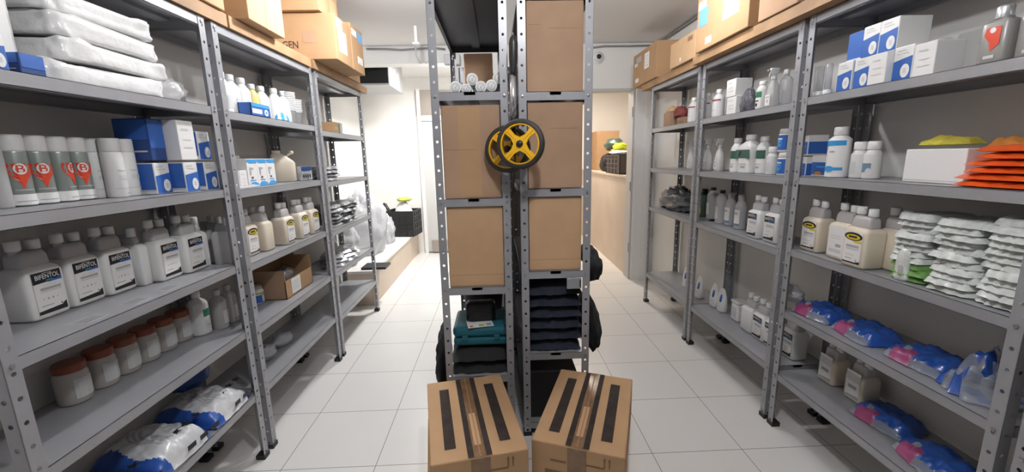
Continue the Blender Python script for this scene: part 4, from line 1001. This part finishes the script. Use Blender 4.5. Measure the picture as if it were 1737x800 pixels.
# orange packets
for i in range(6):
    pos = ('lowest','second from the bottom','third from the bottom','fourth from the bottom','second from the top','top')[i]
    soft('orange_packet', 'glossy orange plastic packet on the right rack, %s of the pile' % pos, 'packet', pillow(.27-.012*i,.27,.017,30,20,seed=120+i,wr=.12,m=ORANGE,jag=.03,sq=7), (1.553, 1.135-.006*i+.01*(i%2), 1.301+.0205*i), 180+(2,-3,4,-2,3,-4)[i], 'orange packets', 'packet_film')
soft('orange_packet','small dull orange packet on top behind the orange pile','packet', pillow(.11,.10,.035,14,10,seed=140,wr=.3,m=ORANGES,jag=.05), (1.62,1.26,1.405), 180, 'orange packets', 'packet_film')
# big printed feed bags on the lowest left shelf
def big_bag(label, y, z, rz, tilt, seed):
    t = thing('printed_bag', label, 'bag', (-1.318, y, z), rz, 'big printed bags'); t.rotation_euler = (0, 0, R(rz))
    def paint(u, v):
        if u < .16 + .05*math.sin(v*7): return FILMB
        if u > .90 and v > .3: return FILMB
        r = math.hypot((u-.62)*1.5, v-.62)
        if u < .60 and v < .8 and .16 < r < .48 and int(r*26) % 2: return GREYT
        return PAPERB
    pillow(.25,.29,.085,56,40,seed=seed,wr=.10,paint=paint,jag=.015,pinch=.95,sq=4).obj('bag_film', t)
    s = Print(x=.0825, face='z')
    for i in range(3):
        cx, cy = .03+.052*i, -.075; pts = []
        for k in range(10):
            q = .022 if k % 2 == 0 else .010; pts.append((cx+q*math.sin(math.pi*k/5), cy+q*math.cos(math.pi*k/5)))
        s.poly(pts, BLACK, 1)
    s.obj('star_print', t)
    g = Print(x=.148); 
    for i in range(3): g.rect(-.01+.06*i,.03+.06*i,.03,.05,BLACK,1)
    g.obj('side_print', t)
PAPERB = mat('printed_bag_white', (.62,.63,.65), .35, coat=.2)
big_bag('blue and white printed bag with stars, first on the lowest left shelf', 1.12, .347, 3, 8, 201)
big_bag('blue and white printed bag with stars, middle on the lowest left shelf', 1.405, .347, -3, 12, 202)
big_bag('blue and white printed bag with stars, beside the rack post', 1.67, .347, 2, 9, 203)
soft('dark_packet','dark blue packet behind the last printed bag on the lowest left shelf','packet', lump(.06,.09,.06,BLUED,seed=33,amp=.3), (-1.40,1.74,.45), 0, None, 'packet_film')

# ------------------------------------------------------------------ middle racks
G5 = 'white tube rolls'
for i, (x, z, wh) in enumerate(((-.176,1.706,'first on the left'),(-.128,1.706,'second on the left, sunk low'),(-.101,1.741,'left one lying on top'),(-.063,1.706,'middle one'),(-.015,1.712,'right one beside the post gap'),(.016,1.745,'half hidden by the middle post'))):
    r = .026 if i != 1 else .021
    t = thing('tube_roll', 'white tube with round end cap on the middle rack, ' + wh, 'tube', (x, 1.945+.004*(i%3), z), 0, G5)
    M().lathe([(r*.86,.012),(r*.86,.34)], WHITE2, 20, c=(0,0,r), axis='y').obj('tube_body', t)
    M().lathe([(r*.7,.004),(r*.92,0),(r,.004),(r,.022),(r*.9,.024)], WHITE, 24, c=(0,0,r), axis='y').obj('end_cap', t)
    p = M(); p.lathe([(r*.66,-.001),(r*.70,-.002),(r*.70,.003)], GREYL, 24, c=(0,0,r), axis='y'); p.lathe([(r*.44,-.0035),(r*.46,-.003),(r*.46,.003)], PAPER, 20, c=(0,0,r), axis='y')
    p.box(-r*.1,r*.1,-.0045,-.003,r*.7,r*1.05,GREYT); p.box(r*.15,r*.3,-.0045,-.003,r*1.1,r*1.3,GREYT); p.obj('end_emblem', t)
# teal tool case with papers and a black case on it
t = thing('tool_case','teal plastic tool case on dark bags in the left middle rack','case',(-.105,2.085,.482),-90)
s = M(); rbox(s,.28,.26,.045,TEAL,.014); s.obj('case_bottom', t)
s = M(); rbox(s,.285,.265,.055,TEAL,.018,z0=.046); s.obj('case_lid', t)
s = M(); [rbox(s,.03,.012,.03,TEAL,.004,z0=.032,c=(.134,y)) for y in (-.08,.08)]; s.obj('latch', t)
t.children[0]
pap = thing('paper_label','pale leaflet with coloured marks lying on the teal case','leaflet',(-.115,2.02,.584),-80)
M().box(-.07,.07,-.065,.065,0,.0012,PAPER).obj('sheet', pap)
q = Print(x=.0012, face='z'); q.rect(-.055,-.04,-.06,-.045,RED,1); q.rect(-.01,.02,-.055,-.04,YGREEN,1); q.rect(.03,.055,-.06,-.03,GREYT,1); q.rect(-.05,.05,.0,.006,GREYT,1); q.rect(-.05,.03,.02,.026,GREYL,1); q.obj('leaflet_print', pap)
t = thing('black_case','small black zipped case standing on the teal case','case',(-.108,2.06,.5865),-88)
s = M(); s.loft([(0,.034,.066),(.006,.042,.076),(.085,.042,.076),(.096,.036,.068),(.099,.026,.055)], BLACKP, e=5); s.obj('case_body', t)
M().box(-.004,.004,-.055,.055,.098,.102,GREYL).obj('zip_edge', t)
M().tube([(.03,.05,.09),(.046,.055,.05),(.03,.05,.012)],.004,BLACKP).obj('strap', t)
Gd = 'dark folded clothes in the middle racks'
def fold(label, x, y, z, w, d, h, m, seed, name='folded_cloth', cat='cloth', rz=-90):
    return soft(name, label, cat, pillow(w, d, h*.72, 26, 18, seed=seed, wr=.14, m=m, jag=.03, pinch=.97, sq=6), (x, y, z), rz, Gd, 'cloth_fold')
fold('black folded bag under the teal case, lower one', -.112, 2.15, .347, .30, .46, .075, BLACKF, 61)
fold('black folded bag right under the teal case', -.112, 2.15, .412, .30, .46, .072, BLACKF, 62)
for i in range(6):
    pos = ('lowest','second','third','fourth','fifth','top')[i]
    fold('navy folded garment in the right middle rack, %s of the pile of six' % pos, .267, 2.13, .458+.058*i, .275, .42, .066, NAVYF, 63+i)
soft('black_bag','black bag slumped behind the teal case','bag', lump(.120,.11,.235,BLACKF,seed=71,amp=.08), (-.112,2.62,.347), 0, 'black bags in the middle racks', 'bag_cloth')
soft('bulging_bag','black bag bulging from the side of the middle rack above the navy garments','bag', lump(.055,.18,.100,BLACKF,seed=72,amp=.2,ridge=.12), (.512,2.30,.735), 0, 'black bags in the middle racks', 'bag_cloth')  # bags bulge from the racks; these lumps sit just outside, held by nothing
soft('bulging_bag','black bag bulging out beside the pile of navy garments on the aisle side','bag', lump(.055,.22,.15,BLACKF,seed=73,amp=.2,ridge=.12), (.512,2.32,.335), 0, 'black bags in the middle racks', 'bag_cloth')
soft('bulging_bag','black bag bulging out on the aisle side below the teal case','bag', lump(.035,.20,.16,BLACKF,seed=74,amp=.2,ridge=.12), (-.337,2.22,.185), 0, 'black bags in the middle racks', 'bag_cloth')
t = thing('black_box','matt black box on the bottom shelf of the right middle rack','box',(.252,2.16,.0755),-90); rbox(M(),.255,.44,.262,BLACKP,.006).obj('box_body', t); Print(x=.262,face='z').rect(-.12,.12,-.001,.001,FOOT,1).obj('lid_seam', t)
t = thing('black_box','matt black box on the bottom shelf of the left middle rack','box',(-.112,2.20,.0755),-90); rbox(M(),.25,.44,.22,BLACKP,.006).obj('box_body', t); Print(x=.22,face='z').rect(-.12,.12,-.001,.001,FOOT,1).obj('lid_seam', t)
t = thing('switch_box','small grey box screwed under a shelf of the right middle rack','box',(.354,1.893,.79),-90); rbox(M(),.07,.012,.055,STEEL,.003).obj('box_body', t); Print(x=.006).rect(.026,.031,.008,.045,BLACK,1).obj('slot', t)

# measuring wheel hanging on the gap between the middle racks
t = thing('rolling_distance_meter','yellow measuring wheel with black grip hanging before the middle racks','measuring wheel',(.070,1.80,1.472),0)
def wheel(c, rz, rx, spokes=True):
    m = Matrix.Translation(c) @ Matrix.Rotation(R(rz),4,'Z') @ Matrix.Rotation(R(rx),4,'X')
    s = M(); s.lathe([(.086,-.016),(.099,-.016),(.103,-.010),(.103,.010),(.099,.016),(.086,.016),(.086,-.016)], RUBBER, 48, axis='y'); s.rot(m); s.obj('tyre', t)
    s = M(); s.lathe([(.079,-.012),(.087,-.0125),(.087,.0125),(.079,.012),(.079,-.012)], YELW, 48, axis='y'); s.rot(m); rim = s.obj('rim', t)
    for k in range(4):
        s = M(); a = math.pi/4 + k*math.pi/2
        vs = []
        for q, w2, y0 in ((.012,.022,-.013),(.045,.011,-.012),(.082,.0145,-.010)):
            for sg in (-1, 1): vs += [(q, y0, sg*w2), (q, y0+.010, sg*w2)]
        fs = []
        for i in range(2):
            b = i*4; fs += [(b,b+2,b+6,b+4),(b+1,b+5,b+7,b+3),(b,b+4,b+5,b+1),(b+2,b+3,b+7,b+6)]
        fs += [(0,1,3,2),(8,10,11,9)]
        s.add(vs, fs, YELW)
        s.box(.02,.08,-.0145,-.0105,-.0022,.0022,YELW)
        s.rot(m @ Matrix.Rotation(a,4,'Y')); s.obj('spoke', rim)
    s = M(); s.lathe([(.003,-.022),(.013,-.020),(.015,-.014),(.015,.014),(.006,.016)], BLACKP, 20, axis='y'); s.rot(m); s.obj('hub', t)
wheel((.030,-.035,.0), -20, -4)
wheel((-.022,.055,-.018), -20, -4)
M().tube([(.028,-.035,0),(-.02,.052,-.018)], .007, BLACKP).obj('axle', t)
M().tube([(.004,.01,.0),(.004,.012,.06),(.006,.03,.098)], [.012,.011,.010], BLACKP).obj('fork', t)
M().lathe([(.0125,.095),(.0125,.285)], CHROME, 18, c=(.006,.03,0)).obj('tube', t)
M().lathe([(.0135,.10),(.0145,.102),(.0145,.118),(.0135,.12)], BLACKP, 18, c=(.006,.03,0)).obj('clamp', t)
s = M(); s.tube([(.006,.03,.275),(.008,.03,.30),(.010,.03,.35),(.011,.028,.41),(.011,.028,.432),(.011,.03,.442)], [.0115,.014,.0185,.019,.014,.006], BLACKP, 16); s.obj('grip', t)
M().tube([(.011,.03,.438),(.011,.04,.455),(.011,.062,.462),(.011,.075,.452)], .002, CHROME, 6).obj('hook', t)
M().tube([(.008,-.02,-.022),(.006,-.03,-.06),(.004,.03,-.13),(-.004,.045,-.22)], [.006,.005,.004,.003], BLACKP).obj('stand', t)

# ------------------------------------------------------------------ recess: bags, crate, wall cabinet
Gb = 'clear plastic bags on the ledge'
for lbl, x, y, a, b, c, sd in (('big clear crumpled plastic bag in the middle of the ledge', -1.56, 4.78, .22, .26, .40, 81), ('clear crumpled plastic bag at the near end of the ledge behind the rack', -1.64, 4.20, .19, .15, .26, 82), ('smaller clear plastic bag leaning towards the black crate', -1.50, 5.30, .14, .14, .22, 83)):
    soft('plastic_bag', lbl, 'bag', lump(a,b,c,BAGW,seed=sd,amp=.22,ridge=.12,n=40,k=28), (x,y,.3555), 0, Gb, 'bag_film')
t = tag(M().box(-.12,.12,-.10,.10,0,.022,BLACKP).obj('black_tray', None, (-1.25,4.08,.3555)), 'flat black tray at the near end of the ledge', 'tray')
def crate(name, label, x, y, z, w, d, h, m, rz=0, group=None):
    t = thing(name, label, 'crate', (x,y,z), rz, group); s = M()
    s.box(-d/2,d/2,-w/2,w/2,0,.01,m)
    for (x0,x1,y0,y1) in ((d/2-.008,d/2,-w/2,w/2),(-d/2,-d/2+.008,-w/2,w/2),(-d/2,d/2,-w/2,-w/2+.008),(-d/2,d/2,w/2-.008,w/2)): s.box(x0,x1,y0,y1,0,h,m)
    s.obj('crate_body', t)
    r = M()
    for zz in (h*.25,h*.5,h*.75,h-.02):
        r.box(d/2,d/2+.008,-w/2,w/2,zz,zz+.018,m); r.box(-d/2,d/2,-w/2-.008,-w/2,zz,zz+.018,m)
    for i in range(5): r.box(d/2,d/2+.006,-w/2+w*i/4-.006,-w/2+w*i/4+.006,0,h,m); r.box(-d/2+d*i/4-.006,-d/2+d*i/4+.006,-w/2-.006,-w/2,0,h,m)
    r.obj('crate_rib', t); return t
crate('plastic_crate','black plastic crate full of cloths at the back end of the ledge', -1.36, 5.88, .3555, .36, .40, .36, BLACKP, -8, 'black crates')
soft('cloth_bundle','white cloth with yellow-green edge heaped in the black crate on the ledge','cloth', lump(.13,.14,.255,WHITE2,seed=91,amp=.15,ridge=.08), (-1.345,5.88,.37), 0, None, 'cloth_fold')
soft('cloth_bundle','small yellow-green cloth on top of the white cloth heap','cloth', lump(.10,.10,.035,YGREEN,seed=92,amp=.2), (-1.33,5.88,.835), 0, None, 'cloth_fold')
t = thing('hand_tool','black tool handle sticking up from the crate on the ledge','tool',(-1.515,5.74,.62)); M().tube([(.06,0,0),(0,0,.10),(-.05,0,.19),(-.075,0,.20)],[.018,.022,.024,.018],BLACKP).obj('handle', t)
t = thing('network_cabinet','black-fronted grey wall cabinet hanging high before the bright recess','cabinet',(-1.60,5.2,2.235),-90)
s = M(); s.box(-.35,.34,-.35,.43,0,.32,CABW); s.obj('cabinet_body', t)
M().box(.34,.352,-.33,.42,.02,.30,GLASSK).obj('door', t)
s = M(); [s.box(-.16+.16*i,-.06+.16*i,.43,.4315,.06,.24,GREYT) for i in range(2)]; s.obj('vent', t)
def cable(label, pts, r=.006, m=CABLE, grp=None):
    return tag(M().tube(pts, r, m).obj('cable'), label, 'cable', grp)
cable('pale cable run along the foot of the ceiling over the recess', [(-1.3,4.54,2.535),(-1.1,4.535,2.53),(-.95,4.54,2.52),(-.8,4.54,2.528),(-.62,4.535,2.535),(-.5,4.54,2.52)], .009, CABLEG, 'cables under the ceiling')
cable('pale cable loop hanging beside the middle rack under the ceiling', [(-.80,4.535,2.55),(-.795,4.52,2.46),(-.76,4.515,2.40),(-.70,4.52,2.385),(-.64,4.535,2.40)], .009, CABLE, 'cables under the ceiling')
cable('dark cable run under the ceiling over the doorway', [(1.0,4.545,2.515),(1.15,4.54,2.53),(1.4,4.54,2.528),(1.73,4.54,2.53)], .009, CABLEG, 'cables under the ceiling')
cable('grey cable run along the ceiling edge over the right rack', [(1.70,4.5,2.54),(1.72,4.0,2.545),(1.715,3.4,2.54),(1.72,2.6,2.54)], .011, CABLEG, 'cables under the ceiling')
cable('dark cable hanging over the end wall behind the left middle rack', [(-.42,4.548,2.34),(-.40,4.548,2.2),(-.42,4.548,2.1),(-.40,4.548,2.02)], .010, CABLEG, 'cables under the ceiling')
t = thing('lamp_bracket','white metal bracket hanging from the ceiling before the beam','bracket',(-.68,3.9,2.42)); M().box(-.012,.012,-.012,.012,.0,.139,ENAMEL).obj('arm', t); M().box(-.03,.03,-.03,.03,-.015,.0,ENAMEL).obj('plate', t)
t = thing('junction_box','grey junction box on the end wall beside the middle rack','junction box',(-.43,4.52,2.36),-90); rbox(M(),.16,.07,.10,PAPERG,.005).obj('box_body', t); rbox(M(),.15,.01,.09,GREYL,.003,z0=.005,c=(.038,0)).obj('cover', t)
t = thing('security_camera','small white dome camera with dark lens over the doorway','camera',(1.085,4.558,2.42),-90)
M().lathe([(.06,0),(.06,.012),(.045,.022)], WHITE, 22, axis='x').obj('base', t); M().lathe([(.045,.02),(.042,.04),(.03,.055),(.0,.06)], WHITE2, 22, axis='x').obj('dome', t); M().lathe([(.024,.048),(.024,.060),(.001,.064)], BLACKP, 18, axis='x').obj('lens', t)
# room beyond the doorway
crate('plastic_crate','dark brown plastic crate on the ledge beyond the doorway', 1.66, 5.42, 1.176, .62, .30, .24, mat('dark_brown_plastic',(.05,.035,.03),.5), 180, 'black crates')
soft('cloth_bundle','white and orange cloth on the crate beyond the doorway','cloth', lump(.13,.16,.035,WHITE2,seed=95,amp=.3), (1.62,5.45,1.415), 0, None, 'cloth_fold')
soft('cloth_bundle','bright yellow cloth on the crate beyond the doorway','cloth', lump(.09,.12,.05,mat('neon_yellow_cloth',(.72,.78,.03),.8),seed=96,amp=.25), (1.63,5.52,1.485), 0, None, 'cloth_fold')
soft('cloth_bundle','small orange strip of cloth hanging beside the yellow cloth','cloth', lump(.035,.05,.03,ORANGES,seed=97,amp=.2), (1.585,5.68,1.44), 0, None, 'cloth_fold')
soft('black_bag','black bag hanging over the ledge beyond the doorway','bag', lump(.16,.36,.16,BLACKF,seed=98,amp=.2), (1.72,6.22,1.176), 0, None, 'bag_cloth')
soft('black_bag','dark grey-green bag on top of the black bag beyond the doorway','bag', lump(.13,.20,.10,DKGREEN,seed=99,amp=.2), (1.72,6.10,1.48), 0, None, 'bag_cloth')
carton('brown carton at the back of the ledge beyond the doorway', 1.62, 1.98, 6.75, 7.3, 1.176, .62, '-x', None, CARD)

# ------------------------------------------------------------------ lamps
def lamp(label, x, y, power, col, ln=1.2, w=.16, m=LAMP, group=None, bare=False):
    t = thing('ceiling_lamp', label, 'lamp', (x, y, CZ-.075), 0, group)
    M().box(-w/2,w/2,-ln/2,ln/2,.03,.0745,ENAMEL).obj('lamp_housing', t)
    M().tube([(0,-ln/2+.02,.015),(0,ln/2-.02,.015)], .013, m, 12).obj('lamp_tube', t)
    if bare:
        L = bpy.data.lights.new('tube_light', 'POINT'); L.shadow_soft_size = .05
    else:
        L = bpy.data.lights.new('tube_light', 'AREA'); L.shape = 'RECTANGLE'; L.size = w; L.size_y = ln
    L.energy = power; L.color = col
    o = bpy.data.objects.new('tube_light', L); COL.objects.link(o); o.parent = t; o.location = (0,0,-.06 if bare else -.002)
lamp('white tube lamp on the ceiling over the left aisle', -.55, 2.45, P_AISLE, (.97,.975,1), ln=.3, bare=True)
lamp('white tube lamp on the ceiling of the bright recess', -.64, 4.86, P_RECESS, (1,.985,.96), ln=.22, w=.3)
lamp('warm tube lamp on the ceiling beyond the doorway', 1.2, 5.9, P_ROOM, (1,.88,.76), ln=.9, m=LAMPW)
lamp('white tube lamp on the ceiling over the floor cartons', P_FX, P_FY, P_FRONT, (.97,.975,1), ln=.3, w=.3, bare=True)
lamp('added fill lamp on the ceiling over the right aisle', .92, 2.45, P_RIGHT, (.97,.975,1), ln=.3, bare=True)  # unseen lamp added to brighten the floor and ceiling on the right

wd = bpy.data.worlds.new('room_air'); scene.world = wd; wd.use_nodes = True
wd.node_tree.nodes['Background'].inputs[0].default_value = (.9,.92,1,1); wd.node_tree.nodes['Background'].inputs[1].default_value = .05

# ------------------------------------------------------------------ camera
cam = bpy.data.cameras.new('camera'); co = bpy.data.objects.new('camera', cam); COL.objects.link(co)
F, P_, YW, RO, HH = 698.45, .1899, .0318, -.022, 1.4208
cam.sensor_fit = 'HORIZONTAL'; cam.sensor_width = 36; cam.lens = 36*F/1737
cam.clip_start = .02
fwd = Vector((math.sin(YW)*math.cos(P_), math.cos(YW)*math.cos(P_), -math.sin(P_)))
right = Vector((math.cos(YW), -math.sin(YW), 0)); down = fwd.cross(right)
# image right/down axes after roll
r2 = right*math.cos(RO) - down*math.sin(RO); d2 = right*math.sin(RO) + down*math.cos(RO)
mx = Matrix(((r2.x, -d2.x, -fwd.x, 0), (r2.y, -d2.y, -fwd.y, 0), (r2.z, -d2.z, -fwd.z, HH), (0,0,0,1)))
co.matrix_world = mx
scene.camera = co
scene.view_settings.view_transform = 'Standard'; scene.view_settings.look = 'None'; scene.view_settings.gamma = 1
scene.view_settings.use_curve_mapping = False
scene.view_settings.exposure = EXPO
scene.cycles.max_bounces = 8; scene.cycles.diffuse_bounces = 5; scene.cycles.transparent_max_bounces = 24
scene.cycles.caustics_reflective = False; scene.cycles.caustics_refractive = False
